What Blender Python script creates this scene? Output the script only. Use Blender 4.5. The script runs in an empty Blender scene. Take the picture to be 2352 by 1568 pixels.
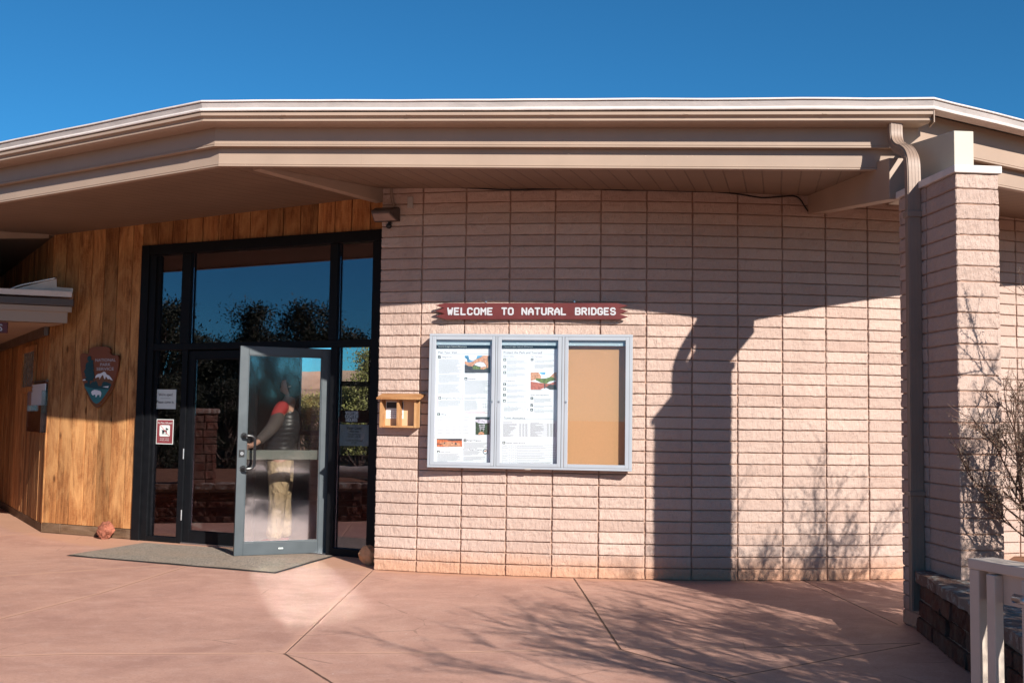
import bpy, bmesh, math, random
import numpy as np
from math import sin, cos, tan, pi, radians, sqrt, atan2
from mathutils import Vector, Matrix, noise

# ------------------------------------------------------------------ camera, sky, sun, exposure
SC = bpy.context.scene
COL = SC.collection
FPX = 4379 * 2352 / 4096          # focal length in units of a 2352 pixel wide picture
PITCH, ROLL, EYE = .0706, -.0150, 1.3738
_c, _s = cos(PITCH), sin(PITCH)
_u = Vector((1, 0, 0)); _v = Vector((0, -_s, _c)); FWD = Vector((0, _c, _s))
EU = _u * cos(ROLL) - _v * sin(ROLL); EV = _u * sin(ROLL) + _v * cos(ROLL)
CAM = Vector((0, 0, EYE))
cd = bpy.data.cameras.new('camera'); cam = bpy.data.objects.new('camera', cd); COL.objects.link(cam)
cam.matrix_world = Matrix(((EU.x, EV.x, -FWD.x, CAM.x), (EU.y, EV.y, -FWD.y, CAM.y), (EU.z, EV.z, -FWD.z, CAM.z), (0, 0, 0, 1)))
cd.sensor_width = 36; cd.lens = FPX / 2352 * 36; cd.clip_start = .05; cd.clip_end = 6000
SC.camera = cam

SUN_AZ, SUN_EL = 30.0, 27.6       # degrees right of straight behind the camera, and above the horizon
sd = bpy.data.lights.new('sun', 'SUN'); so = bpy.data.objects.new('sun', sd); COL.objects.link(so)
SUNV = Vector((sin(radians(SUN_AZ)) * cos(radians(SUN_EL)), -cos(radians(SUN_AZ)) * cos(radians(SUN_EL)), sin(radians(SUN_EL))))
so.rotation_euler = SUNV.to_track_quat('Z', 'Y').to_euler()
so.location = (20, -30, 30)
sd.energy = 5.0; sd.angle = radians(.5); sd.color = (1, .95, .88)
W = bpy.data.worlds.new('World'); SC.world = W; W.use_nodes = True
nt = W.node_tree; bg = nt.nodes['Background']
sk = nt.nodes.new('ShaderNodeTexSky'); sk.sky_type = 'NISHITA'; sk.sun_disc = False
sk.sun_elevation = radians(SUN_EL); sk.sun_rotation = atan2(SUNV.x, SUNV.y)
sk.altitude = 2000; sk.air_density = 1.0; sk.dust_density = .25; sk.ozone_density = 2.6
tm = nt.nodes.new('ShaderNodeMix'); tm.data_type = 'RGBA'; tm.blend_type = 'MULTIPLY'; tm.inputs[0].default_value = 1
nt.links.new(sk.outputs[0], tm.inputs[6]); tm.inputs[7].default_value = (.30, 1.0, 1.33, 1)      # clear, dry high-desert air
nt.links.new(tm.outputs[2], bg.inputs[0]); bg.inputs[1].default_value = .05
SC.view_settings.view_transform = 'Standard'; SC.view_settings.look = 'None'
SC.view_settings.exposure = .75; SC.view_settings.gamma = 1
SC.cycles.max_bounces = 10; SC.cycles.transparent_max_bounces = 16
SC.cycles.caustics_reflective = True; SC.cycles.blur_glossy = .2
SC.cycles.sample_clamp_indirect = 0

# ------------------------------------------------------------------ pixel -> world helpers (2352 px wide picture)
def ray(x, y): return EU * ((x - 1176) / FPX) - EV * ((y - 784) / FPX) + FWD
def ground(x, y, z=0):
    d = ray(x, y); return CAM + d * ((z - EYE) / d.z)
def depth(x, y, Y):
    d = ray(x, y); return CAM + d * (Y / d.y)

class Frame:
    """upright plane: u to the right, z up, d out of it towards the viewer"""
    def __init__(s, p, direction):
        s.p = Vector((p[0], p[1], 0)); s.u = Vector((direction[0], direction[1], 0)).normalized()
        s.n = Vector((s.u.y, -s.u.x, 0))
    def W(s, u, z, d=0): return s.p + s.u * u + s.n * d + Vector((0, 0, z))
    def at(s, x, y, d=0):
        r = ray(x, y); p = s.p + s.n * d
        q = CAM + r * ((p - CAM).dot(s.n) / r.dot(s.n))
        return (q - s.p).dot(s.u), q.z
    def M(s, u=0, z=0, d=0):            # local x = u, local y = into the wall, local z = up
        o = s.W(u, z, d); n = -s.n
        return Matrix(((s.u.x, n.x, 0, o.x), (s.u.y, n.y, 0, o.y), (0, 0, 1, o.z), (0, 0, 0, 1)))

# ------------------------------------------------------------------ materials
def lk(nt, a, b): nt.links.new(a, b)
class NB:
    def __init__(s, name):
        s.m = bpy.data.materials.new(name); s.m.use_nodes = True; s.nt = s.m.node_tree
        s.b = s.nt.nodes['Principled BSDF']; s.out = s.nt.nodes['Material Output']
    def n(s, t, **k):
        x = s.nt.nodes.new('ShaderNode' + t)
        for a, v in k.items(): setattr(x, a, v)
        return x
    def put(s, sock, v):
        if hasattr(v, 'is_output') or isinstance(v, bpy.types.NodeSocket): s.nt.links.new(v, sock)
        else: sock.default_value = v
    def math(s, op, a, b=0, clamp=False):
        x = s.n('Math', operation=op); x.use_clamp = clamp
        s.put(x.inputs[0], a); s.put(x.inputs[1], b); return x.outputs[0]
    def coord(s, kind='Object'):
        return s.n('TexCoord').outputs[kind]
    def mapping(s, v, scale=(1, 1, 1), rot=(0, 0, 0)):
        x = s.n('Mapping'); s.put(x.inputs[0], v); x.inputs['Scale'].default_value = scale; x.inputs['Rotation'].default_value = rot
        return x.outputs[0]
    def noise(s, v, scale, detail=4, rough=.55, dist=0):
        x = s.n('TexNoise'); s.put(x.inputs['Vector'], v); x.inputs['Scale'].default_value = scale
        x.inputs['Detail'].default_value = detail; x.inputs['Roughness'].default_value = rough; x.inputs['Distortion'].default_value = dist
        return x.outputs[0]
    def ramp(s, f, lo, hi):
        x = s.n('MapRange'); x.clamp = True; s.put(x.inputs[0], f); x.inputs[1].default_value = lo; x.inputs[2].default_value = hi
        return x.outputs[0]
    def mix(s, f, a, b, mode='MIX'):
        x = s.n('Mix', data_type='RGBA', blend_type=mode); s.put(x.inputs[0], f)
        s.put(x.inputs[6], (*a, 1) if isinstance(a, tuple) and len(a) == 3 else a)
        s.put(x.inputs[7], (*b, 1) if isinstance(b, tuple) and len(b) == 3 else b)
        return x.outputs[2]
    def bump(s, h, dist=.01, strength=1, normal=None):
        x = s.n('Bump'); s.put(x.inputs['Height'], h); x.inputs['Distance'].default_value = dist; x.inputs['Strength'].default_value = strength
        if normal is not None: s.put(x.inputs['Normal'], normal)
        return x.outputs[0]
    def done(s, col, rough=.6, normal=None, spec=.4, metal=0):
        s.put(s.b.inputs['Base Color'], (*col, 1) if isinstance(col, tuple) and len(col) == 3 else col)
        s.put(s.b.inputs['Roughness'], rough); s.put(s.b.inputs['Metallic'], metal); s.put(s.b.inputs['Specular IOR Level'], spec)
        if normal is not None: s.put(s.b.inputs['Normal'], normal)
        return s.m

def plain(name, col, rough=.55, var=.12, scale=6, bump=0, bscale=60, metal=0, spec=.4, stretch=(1, 1, 1), island=0):
    b = NB(name); c = b.mapping(b.coord(), stretch)
    f = b.ramp(b.noise(c, scale, 5), .3, .7)
    k = b.mix(f, tuple(x * (1 - var) for x in col), tuple(min(1, x * (1 + var)) for x in col))
    if island:
        r = b.n('NewGeometry').outputs['Random Per Island']
        k = b.mix(1, k, b.mix(r, (1 - island,) * 3, (1 + island,) * 3), 'MULTIPLY')
    nm = b.bump(b.noise(c, bscale, 3), .004, bump) if bump else None
    rr = b.math('ADD', b.math('MULTIPLY', f, .12), rough - .06)
    return b.done(k, rr, nm, spec, metal)

M = {}
# split-face block: warm pink-buff with speckled aggregate; dust splash on the lowest course
b = NB('split_block'); c = b.coord()
isl = b.n('NewGeometry').outputs['Random Per Island']
big = b.noise(c, 1.3, 4); fine = b.noise(c, 220, 2, .7); med = b.noise(c, 38, 5, .65)
k = b.mix(isl, (.470, .325, .264), (.580, .425, .352))
k = b.mix(b.math('MULTIPLY', b.ramp(big, .35, .7), .7), k, (.470, .338, .278))
k = b.mix(b.math('MULTIPLY', b.ramp(fine, .56, .72), .55), k, (.60, .54, .50))
k = b.mix(b.math('MULTIPLY', b.ramp(b.noise(c, 150, 2, .6), .6, .74), .5), k, (.24, .16, .13))
sep = b.n('SeparateXYZ'); b.put(sep.inputs[0], c)
dust = b.math('MULTIPLY', b.math('SUBTRACT', 1, b.ramp(b.math('ADD', sep.outputs[2], b.math('MULTIPLY', b.noise(c, 4, 4), -.16)), -.03, .16)), .62)
k = b.mix(b.math('MULTIPLY', b.ramp(b.noise(b.mapping(c, (1, 1, .25)), 2.6, 5, .65), .55, .75), .35), k, (.33, .225, .18))
k = b.mix(dust, k, (.52, .25, .13))
nrm = b.bump(b.noise(b.mapping(c, (1, 1, .45)), 30, 6, .7), .03, .75)
nrm = b.bump(fine, .004, .8, nrm)
M['block'] = b.done(k, .9, nrm, .15)
M['mortar'] = plain('mortar', (.35, .215, .158), .95, .15, 10, .6, 90, spec=.1)
# wood boards
def wood(name, base, dark, light, isl_amt=.25, vertical=True, weather=.5):
    b = NB(name); c = b.coord(); st = (1, 1, .07) if vertical else (.07, 1, 1)
    isl = b.n('NewGeometry').outputs['Random Per Island']
    off = b.n('VectorMath', operation='ADD'); b.put(off.inputs[0], c)
    cmb = b.n('CombineXYZ'); b.put(cmb.inputs[2 if vertical else 0], b.math('MULTIPLY', isl, 37)); b.put(cmb.inputs[0 if vertical else 2], b.math('MULTIPLY', isl, 3)); b.put(off.inputs[1], cmb.outputs[0])
    v = off.outputs[0]; g = b.mapping(v, st)
    grain = b.noise(g, 34, 7, .7, .9); broad = b.noise(b.mapping(v, (1, 1, .3) if vertical else (.3, 1, 1)), 5, 5, .65, 1.0)
    k = b.mix(b.ramp(grain, .35, .68), dark, base)
    k = b.mix(b.math('MULTIPLY', b.ramp(broad, .42, .66), .7), k, light)
    saw = b.noise(b.mapping(v, (.25, 1, 1) if vertical else (1, 1, .25)), 130, 2, .5)
    k = b.mix(b.math('MULTIPLY', b.ramp(saw, .5, .7), .22), k, light)
    stn = b.noise(b.mapping(v, (1, 1, .22) if vertical else (.22, 1, 1)), 5.5, 6, .72)
    k = b.mix(b.math('MULTIPLY', b.ramp(stn, .53, .68), weather), k, tuple(x * .42 for x in dark))
    vo = b.n('TexVoronoi'); b.put(vo.inputs['Vector'], b.mapping(v, (1, 1, .42) if vertical else (.42, 1, 1))); vo.inputs['Scale'].default_value = 4.4
    kn = b.math('SUBTRACT', 1, b.ramp(vo.outputs['Distance'], .05, .11)); 
    k = b.mix(b.math('MULTIPLY', kn, .8), k, tuple(x * .45 for x in dark))
    k = b.mix(1, k, b.mix(isl, (1 - isl_amt,) * 3, (1 + isl_amt * .5,) * 3), 'MULTIPLY')
    nm = b.bump(grain, .004, .7); nm = b.bump(saw, .002, .5, nm)
    return b.done(k, .72, nm, .25)
M['wood'] = wood('cedar_boards', (.45, .190, .064), (.180, .062, .021), (.60, .315, .125), .38, True, .75)
M['wood_trim'] = wood('weathered_trim', (.16, .09, .05), (.07, .04, .022), (.26, .17, .11), .2, False)
M['cedar_h'] = wood('cedar_box', (.46, .22, .085), (.28, .11, .04), (.58, .34, .16), .15, False, .15)
M['cedar_v'] = wood('cedar_box_upright', (.46, .22, .085), (.28, .11, .04), (.58, .34, .16), .15, True, .15)
M['cedar_back'] = plain('cedar_plywood', (.56, .36, .21), .7, .12, 4, .2, 40, stretch=(1, 1, .15))
M['tan'] = plain('tan_painted_metal', (.335, .240, .180), .5, .07, 2.2, .05, 40)
M['soffit'] = None
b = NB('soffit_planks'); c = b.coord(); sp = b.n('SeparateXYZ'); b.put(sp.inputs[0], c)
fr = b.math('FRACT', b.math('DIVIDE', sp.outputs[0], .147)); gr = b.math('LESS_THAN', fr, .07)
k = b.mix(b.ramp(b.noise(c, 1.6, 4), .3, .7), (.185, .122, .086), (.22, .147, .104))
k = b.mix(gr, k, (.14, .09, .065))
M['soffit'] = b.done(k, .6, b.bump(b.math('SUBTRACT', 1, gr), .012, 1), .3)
M['white'] = plain('roof_edge_white', (.62, .545, .505), .7, .1, 7, .5, 30)
M['stained_edge'] = plain('stained_roof_edge', (.37, .325, .305), .8, .16, 3.5, .8, 12, stretch=(1, 1, 3))
M['roof'] = plain('roof_membrane', (.62, .56, .52), .8, .1, 3)
M['cap'] = plain('pillar_cap_white', (.60, .53, .49), .6, .1, 9, .2)
M['frame'] = plain('dark_bronze_frame', (.0065, .007, .0085), .5, .15, 9, spec=.14)
M['door_frame'] = plain('slate_door_aluminium', (.062, .075, .083), .42, .08, 6)
M['pull'] = plain('black_pull', (.018, .017, .018), .3, .1)
M['push'] = plain('grey_green_push_bar', (.13, .15, .13), .5, .06)
M['steel'] = plain('satin_steel', (.45, .45, .46), .3, .05, metal=.9)
M['alu'] = plain('silver_aluminium', (.35, .375, .41), .42, .03, 4, metal=.1)
M['paper'] = plain('white_paper', (.66, .68, .69), .75, .01)
M['ink'] = plain('grey_ink', (.035, .035, .04), .8, .05)
M['pale_ink'] = plain('pale_print', (.16, .16, .17), .8, .02)
M['black_ink'] = plain('black_print', (.018, .019, .022), .7, .05)
M['red_ink'] = plain('red_print', (.55, .12, .13), .8, .05)
M['cork'] = plain('cork_board', (.46, .245, .115), .85, .04, 60, .2, 300)
M['header'] = plain('pale_header_strip', (.36, .44, .47), .5, .03)
M['maroon'] = plain('maroon_board', (.105, .017, .016), .5, .12, 6, .15, 30)
M['lettering'] = plain('white_lettering', (.42, .42, .44), .6, .03)
M['sign_brown'] = plain('sign_brown', (.20, .062, .030), .6, .06, 8)
M['sign_edge'] = plain('sign_carved_edge', (.16, .06, .022), .6, .2, 30, .6, 60)
M['sign_teal'] = plain('sign_teal', (.030, .15, .165), .55, .08)
M['sign_pine'] = plain('sign_pine_green', (.012, .055, .066), .55, .08)
M['sign_hill'] = plain('sign_hill_brown', (.16, .068, .034), .6, .06)
M['sign_white'] = plain('sign_white', (.74, .74, .77), .55, .02)
M['bright_paper'] = plain('bright_white_paper', (.86, .88, .86), .6, .02)
M['pets'] = plain('sticker_maroon', (.22, .045, .050), .5, .05)
M['sticker_white'] = plain('sticker_white', (.66, .70, .66), .5, .03)
M['lamp_bronze'] = plain('lamp_bronze', (.075, .052, .044), .45, .1)
M['black'] = plain('black_plastic', (.012, .012, .013), .4, .1)
M['cable'] = plain('black_cable', (.010, .009, .009), .5, .1)
M['plate'] = plain('cover_plate', (.36, .32, .29), .5, .05)
M['conduit'] = plain('painted_conduit', (.28, .20, .155), .5, .05)
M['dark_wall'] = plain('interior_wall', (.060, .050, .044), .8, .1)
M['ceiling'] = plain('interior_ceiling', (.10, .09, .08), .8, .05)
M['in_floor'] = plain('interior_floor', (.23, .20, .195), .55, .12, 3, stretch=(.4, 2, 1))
M['mat'] = None
b = NB('doormat_fibre'); c = b.coord(); f = b.noise(c, 60, 4, .75); g = b.noise(c, 1.8, 6, .6)
k = b.mix(b.ramp(f, .35, .65), (.15, .125, .10), (.42, .35, .285)); k = b.mix(b.math('MULTIPLY', b.ramp(g, .42, .68), .55), k, (.36, .26, .19))
k = b.mix(b.math('MULTIPLY', b.ramp(b.noise(c, 7, 5, .7), .52, .7), .35), k, (.13, .11, .095))
M['mat'] = b.done(k, .95, b.bump(f, .012, 1), .1)
M['rubber'] = plain('black_rubber', (.020, .020, .020), .7, .1)
M['red_rock'] = plain('red_rock', (.25, .088, .055), .9, .5, 14, 1, 40, spec=.15)
M['tan_rock'] = plain('tan_rock', (.52, .30, .165), .85, .18, 9, .7, 40, spec=.15)
b = NB('sandstone_masonry'); c = b.coord(); isl = b.n('NewGeometry').outputs['Random Per Island']
k = b.mix(isl, (.080, .029, .019), (.155, .062, .043)); k = b.mix(b.ramp(b.noise(c, 6, 6, .7), .4, .7), k, (.14, .095, .072))
M['stone'] = b.done(k, .9, b.bump(b.noise(c, 22, 6, .7), .03, .8), .12)
b = NB('capstone_lichen'); c = b.coord(); isl = b.n('NewGeometry').outputs['Random Per Island']
k = b.mix(isl, (.19, .11, .085), (.27, .19, .15)); k = b.mix(b.ramp(b.noise(c, 13, 6, .7), .5, .62), k, (.36, .34, .30))
M['capstone'] = b.done(k, .9, b.bump(b.noise(c, 30, 6, .7), .02, .8), .12)
M['stone_mortar'] = plain('stone_mortar', (.24, .18, .14), .95, .2, 12, .8, 60, spec=.1)
M['fence'] = plain('white_railing_paint', (.47, .39, .325), .55, .06, 10, .15, 50)
M['soil'] = plain('planter_soil', (.20, .095, .055), .95, .3, 5, .8, 30, spec=.1)
M['desert'] = plain('red_desert_soil', (.30, .16, .095), .95, .25, .15, .3, 4, spec=.1)
M['mesa'] = plain('mesa_rock', (.36, .22, .16), .95, .35, .02, 0, spec=.1)
M['bark'] = plain('grey_bark', (.13, .095, .075), .9, .3, 20, .6, 40, spec=.1)
M['twig'] = plain('brown_twig', (.17, .095, .068), .85, .25, 20, spec=.15)
M['leaf_bush'] = plain('shrub_leaf', (.175, .125, .085), .6, .35, 30, island=.5)
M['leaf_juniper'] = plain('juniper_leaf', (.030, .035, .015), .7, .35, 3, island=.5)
M['leaf_gold'] = plain('sunlit_juniper_leaf', (.23, .20, .062), .7, .35, 3, island=.5)  # sunlight put into the leaf colour, a lit copy of the dark juniper leaf
M['log'] = plain('weathered_log', (.36, .31, .27), .85, .3, 6, .6, 30, stretch=(1, 1, 1))
M['skin'] = plain('skin', (.52, .29, .21), .5, .05)
M['hair'] = plain('dark_hair', (.035, .026, .022), .6, .2, 40)
b = NB('black_puffer_vest'); c = b.coord(); sp = b.n('SeparateXYZ'); b.put(sp.inputs[0], c)
wv_ = b.math('ABSOLUTE', b.math('SINE', b.math('ADD', b.math('MULTIPLY', sp.outputs[2], 62), b.math('MULTIPLY', b.noise(c, 9, 3), 2.2))))
M['vest'] = b.done((.022, .023, .026), .36, b.bump(wv_, .004, .6), .3)
M['sleeve'] = plain('charcoal_sleeve', (.075, .062, .058), .8, .1, 60)
M['shoulder'] = plain('red_shoulder_fabric', (.36, .035, .035), .75, .1, 40)
M['khaki'] = None
b = NB('khaki_trousers'); c = b.coord(); f1 = b.noise(b.mapping(c, (1, 1, .55), (0, .5, 0)), 9, 4, .6, 1.5)
M['khaki'] = b.done(b.mix(b.ramp(f1, .3, .7), (.46, .335, .20), (.55, .40, .245)), .85, b.bump(f1, .07, 1), .15)
M['shoe'] = plain('maroon_shoe', (.20, .05, .06), .6, .1)
M['sock'] = plain('white_sock', (.70, .68, .66), .8, .05)
# glass
def glass(name, refl, tint, rough=0.0, sun_bounce=0):
    b = NB(name); nt = b.nt; nt.nodes.remove(b.b)
    tr = b.n('BsdfTransparent'); tr.inputs[0].default_value = (*tint, 1)
    gl = b.n('BsdfGlossy'); gl.inputs['Roughness'].default_value = rough
    gl.inputs[0].default_value = (1, .86, .98, 1)
    lw = b.n('LayerWeight'); lw.inputs[0].default_value = .25
    f = b.math('ADD', b.math('MULTIPLY', lw.outputs['Fresnel'], .8), refl, True)
    mx = b.n('MixShader'); b.put(mx.inputs[0], f); lk(nt, tr.outputs[0], mx.inputs[1]); lk(nt, gl.outputs[0], mx.inputs[2])
    if sun_bounce:                           # added softer second reflection, throws a patch of sun onto the paving
        g2 = b.n('BsdfGlossy'); g2.inputs['Roughness'].default_value = .068; g2.inputs[0].default_value = (1, .97, .98, 1)
        m2 = b.n('MixShader'); m2.inputs[0].default_value = sun_bounce; lk(nt, mx.outputs[0], m2.inputs[1]); lk(nt, g2.outputs[0], m2.inputs[2]); mx = m2
    lk(nt, mx.outputs[0], b.out.inputs[0]); return b.m
M['glass'] = glass('tinted_glass', .13, (.70, .75, .75))
M['door_glass'] = glass('door_glass', .03, (.93, .93, .915), 0, .155)
M['case_glass'] = glass('case_glass', .02, (.95, .97, .97))
M['acrylic'] = glass('clear_acrylic', .10, (.75, .77, .78), .05)
M['lens'] = plain('lamp_lens', (.30, .22, .19), .2, .1)

# ------------------------------------------------------------------ mesh builder
class MB:
    def __init__(s): s.v = []; s.f = []
    def add(s, vs, fs):
        o = len(s.v); s.v.extend([tuple(p) for p in vs]); s.f.extend([tuple(i + o for i in f) for f in fs]); return s
    def box(s, x0, x1, y0, y1, z0, z1, m=None):
        vs = [Vector(p) for p in ((x0, y0, z0), (x1, y0, z0), (x1, y1, z0), (x0, y1, z0), (x0, y0, z1), (x1, y0, z1), (x1, y1, z1), (x0, y1, z1))]
        if m is not None: vs = [m @ p for p in vs]
        return s.add(vs, [(0, 3, 2, 1), (4, 5, 6, 7), (0, 1, 5, 4), (1, 2, 6, 5), (2, 3, 7, 6), (3, 0, 4, 7)])
    def beam(s, a, b_, w, h, up=(0, 0, 1)):
        a = Vector(a); b_ = Vector(b_); d = (b_ - a).normalized(); r = d.cross(Vector(up)).normalized(); u = r.cross(d)
        vs = []
        for p in (a, b_):
            for i, j in ((-1, -1), (1, -1), (1, 1), (-1, 1)): vs.append(p + r * (w / 2 * i) + u * (h / 2 * j))
        return s.add(vs, [(0, 3, 2, 1), (4, 5, 6, 7), (0, 1, 5, 4), (1, 2, 6, 5), (2, 3, 7, 6), (3, 0, 4, 7)])
    def tube(s, pts, r, n=8, cap=True):
        pts = [Vector(p) for p in pts]; rs = r if hasattr(r, '__len__') else [r] * len(pts)
        rings = []; prev = None
        for i, p in enumerate(pts):
            t = (pts[min(i + 1, len(pts) - 1)] - pts[max(i - 1, 0)]).normalized()
            if prev is None: a = t.orthogonal().normalized()
            else: a = (prev - t * prev.dot(t)).normalized()
            prev = a; bb = t.cross(a); rings.append([p + (a * cos(2 * pi * k / n) + bb * sin(2 * pi * k / n)) * rs[i] for k in range(n)])
        o = len(s.v); 
        for rg in rings: s.v.extend(tuple(q) for q in rg)
        for i in range(len(rings) - 1):
            for k in range(n): s.f.append((o + i * n + k, o + i * n + (k + 1) % n, o + (i + 1) * n + (k + 1) % n, o + (i + 1) * n + k))
        if cap: s.f.append(tuple(o + k for k in range(n))[::-1]); s.f.append(tuple(o + (len(rings) - 1) * n + k for k in range(n)))
        return s
    def rect_tube(s, pts, rights, w, h):
        pts = [Vector(p) for p in pts]; rings = []
        for i, p in enumerate(pts):
            t = (pts[min(i + 1, len(pts) - 1)] - pts[max(i - 1, 0)]).normalized(); r = Vector(rights); r = (r - t * r.dot(t)).normalized(); u = t.cross(r)
            rings.append([p + r * (w / 2 * a) + u * (h / 2 * b_) for a, b_ in ((-1, -.7), (-.7, -1), (.7, -1), (1, -.7), (1, .7), (.7, 1), (-.7, 1), (-1, .7))])
        o = len(s.v); n = 8
        for rg in rings: s.v.extend(tuple(q) for q in rg)
        for i in range(len(rings) - 1):
            for k in range(n): s.f.append((o + i * n + k, o + i * n + (k + 1) % n, o + (i + 1) * n + (k + 1) % n, o + (i + 1) * n + k))
        s.f.append(tuple(o + k for k in range(n))[::-1]); s.f.append(tuple(o + (len(rings) - 1) * n + k for k in range(n)))
        return s
    def prism(s, poly, fn, d0, d1):
        """poly in (u,z); fn(u,z,d)->world; closed solid between depths d0 (back) and d1 (front)"""
        n = len(poly); vs = [fn(u, z, d0) for u, z in poly] + [fn(u, z, d1) for u, z in poly]
        a = sum(poly[i][0] * poly[(i + 1) % n][1] - poly[(i + 1) % n][0] * poly[i][1] for i in range(n))
        fs = [tuple(range(n, 2 * n)), tuple(range(n))[::-1]] + [(i, (i + 1) % n, n + (i + 1) % n, n + i) for i in range(n)]
        if a < 0: fs = [f[::-1] for f in fs]
        return s.add(vs, fs)
    def build(s, name, mat, parent=None, smooth=False, bevel=0, mats=None, fmat=None, local=None, seg=2):
        """local: matrix of the object's own frame (vertices are given in world space and brought into it)"""
        me = bpy.data.meshes.new(name)
        L = local or Matrix.Identity(4); Li = L.inverted()
        vs = s.v if local is None else [tuple(Li @ Vector(p)) for p in s.v]
        me.from_pydata(vs, [], s.f); me.update()
        for mm in (mats or [mat]): me.materials.append(mm)
        if fmat:
            for p, k in zip(me.polygons, fmat): p.material_index = k
        if smooth: me.polygons.foreach_set('use_smooth', [True] * len(me.polygons))
        o = bpy.data.objects.new(name, me); link(o, parent, L)
        if bevel:
            md = o.modifiers.new('bevel', 'BEVEL'); md.width = bevel; md.segments = seg; md.limit_method = 'ANGLE'; md.angle_limit = radians(40)
        return o
WM = {}
def link(o, parent, L):
    COL.objects.link(o); WM[o.name] = L.copy()
    if parent is not None:
        o.parent = parent; o.matrix_parent_inverse = Matrix.Identity(4)
        o.matrix_basis = WM[parent.name].inverted() @ L
    else: o.matrix_basis = L
def empty(name, loc, label, cat, group=None):
    o = bpy.data.objects.new(name, None); o.empty_display_size = .1
    link(o, None, Matrix.Translation(Vector(loc))); return tag(o, label, cat, group)
def tag(o, label=None, cat=None, group=None, kind=None):
    if label: o['label'] = label
    if cat: o['category'] = cat
    if group: o['group'] = group
    if kind: o['kind'] = kind
    return o
RNG = random.Random(7)
def txt(name, s, size, fn, u, z, mat, parent, d=.001, align='CENTER', width=None, bold=0):
    """flat lettering laid on a surface: fn(u,z,d)->world; size is the cap height"""
    cu = bpy.data.curves.new(name, 'FONT'); cu.body = s; cu.size = size / .70; cu.align_x = align; cu.resolution_u = 3
    cu.space_line = .95; cu.offset = bold * size
    t = bpy.data.objects.new(name, cu); COL.objects.link(t)
    bpy.context.view_layer.update()
    me = bpy.data.meshes.new_from_object(t); bpy.data.objects.remove(t); bpy.data.curves.remove(cu)
    xs = [v.co.x for v in me.vertices]; k = 1
    if width and xs: k = width / (max(xs) - min(xs))
    for v in me.vertices: v.co = fn(u + v.co.x * k, z + v.co.y, d)
    me.materials.clear(); me.materials.append(mat)
    o = bpy.data.objects.new(name, me); link(o, parent, Matrix.Identity(4)); return o

STROKES = {
 'W': [[(0,6),(.9,0),(2,4.2),(3.1,0),(4,6)]], 'E': [[(3.6,6),(0,6),(0,0),(3.6,0)],[(0,3.1),(3,3.1)]], 'L': [[(0,6),(0,0),(3.5,0)]],
 'C': [[(3.8,4.9),(3,6),(1,6),(0,5),(0,1),(1,0),(3,0),(3.8,1.1)]], 'O': [[(1,6),(3,6),(4,5),(4,1),(3,0),(1,0),(0,1),(0,5),(1,6)]],
 'M': [[(0,0),(0,6),(2,2.8),(4,6),(4,0)]], 'T': [[(0,6),(4,6)],[(2,6),(2,0)]], 'N': [[(0,0),(0,6),(4,0),(4,6)]],
 'A': [[(0,0),(0,3.4),(2,6),(4,3.4),(4,0)],[(0,2.4),(4,2.4)]], 'U': [[(0,6),(0,1),(1,0),(3,0),(4,1),(4,6)]],
 'R': [[(0,0),(0,6),(3,6),(4,5.2),(4,4),(3,3),(0,3)],[(2,3),(4,0)]], 'B': [[(0,0),(0,6),(3,6),(3.8,5.3),(3.8,3.9),(3,3.1),(0,3.1)],[(3,3.1),(4,2.3),(4,.9),(3,0),(0,0)]],
 'I': [[(.5,6),(.5,0)]], 'D': [[(0,0),(0,6),(2.6,6),(4,4.6),(4,1.4),(2.6,0),(0,0)]], 'G': [[(3.8,4.9),(3,6),(1,6),(0,5),(0,1),(1,0),(3,0),(4,1),(4,2.8),(2.4,2.8)]],
 'S': [[(3.8,5.1),(3,6),(1,6),(0,5.2),(0,3.9),(1,3.1),(3,2.9),(4,2.1),(4,.8),(3,0),(1,0),(.1,.9)]], 'V': [[(0,6),(2,0),(4,6)]], 'H': [[(0,6),(0,0)],[(4,6),(4,0)],[(0,3),(4,3)]],
}
def stroke_text(mb, s, fn, u0, z0, width, h, sw, d0, d1):
    adv = []; x = 0
    for ch in s:
        if ch == ' ': x += 4.2; continue
        adv.append((ch, x)); x += (1 if ch == 'I' else 4) + 2.1
    k = width / (x - 2.1); kz = h / 6
    for ch, ox in adv:
        for st in STROKES[ch]:
            P = [((ox + a) * k + u0, bb * kz + z0) for a, bb in st]
            for (a, b2) in zip(P[:-1], P[1:]):
                dx, dz = b2[0] - a[0], b2[1] - a[1]; L = sqrt(dx * dx + dz * dz); nx, nz = -dz / L * sw / 2, dx / L * sw / 2
                ang = atan2(dz, dx); poly = []
                for q in range(5): t = ang - pi / 2 + pi * q / 4; poly.append((b2[0] + cos(t) * sw / 2, b2[1] + sin(t) * sw / 2))
                for q in range(5): t = ang + pi / 2 + pi * q / 4; poly.append((a[0] + cos(t) * sw / 2, a[1] + sin(t) * sw / 2))
                mb.prism(poly, fn, d0, d1 + RNG.uniform(0, .0006))

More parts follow.
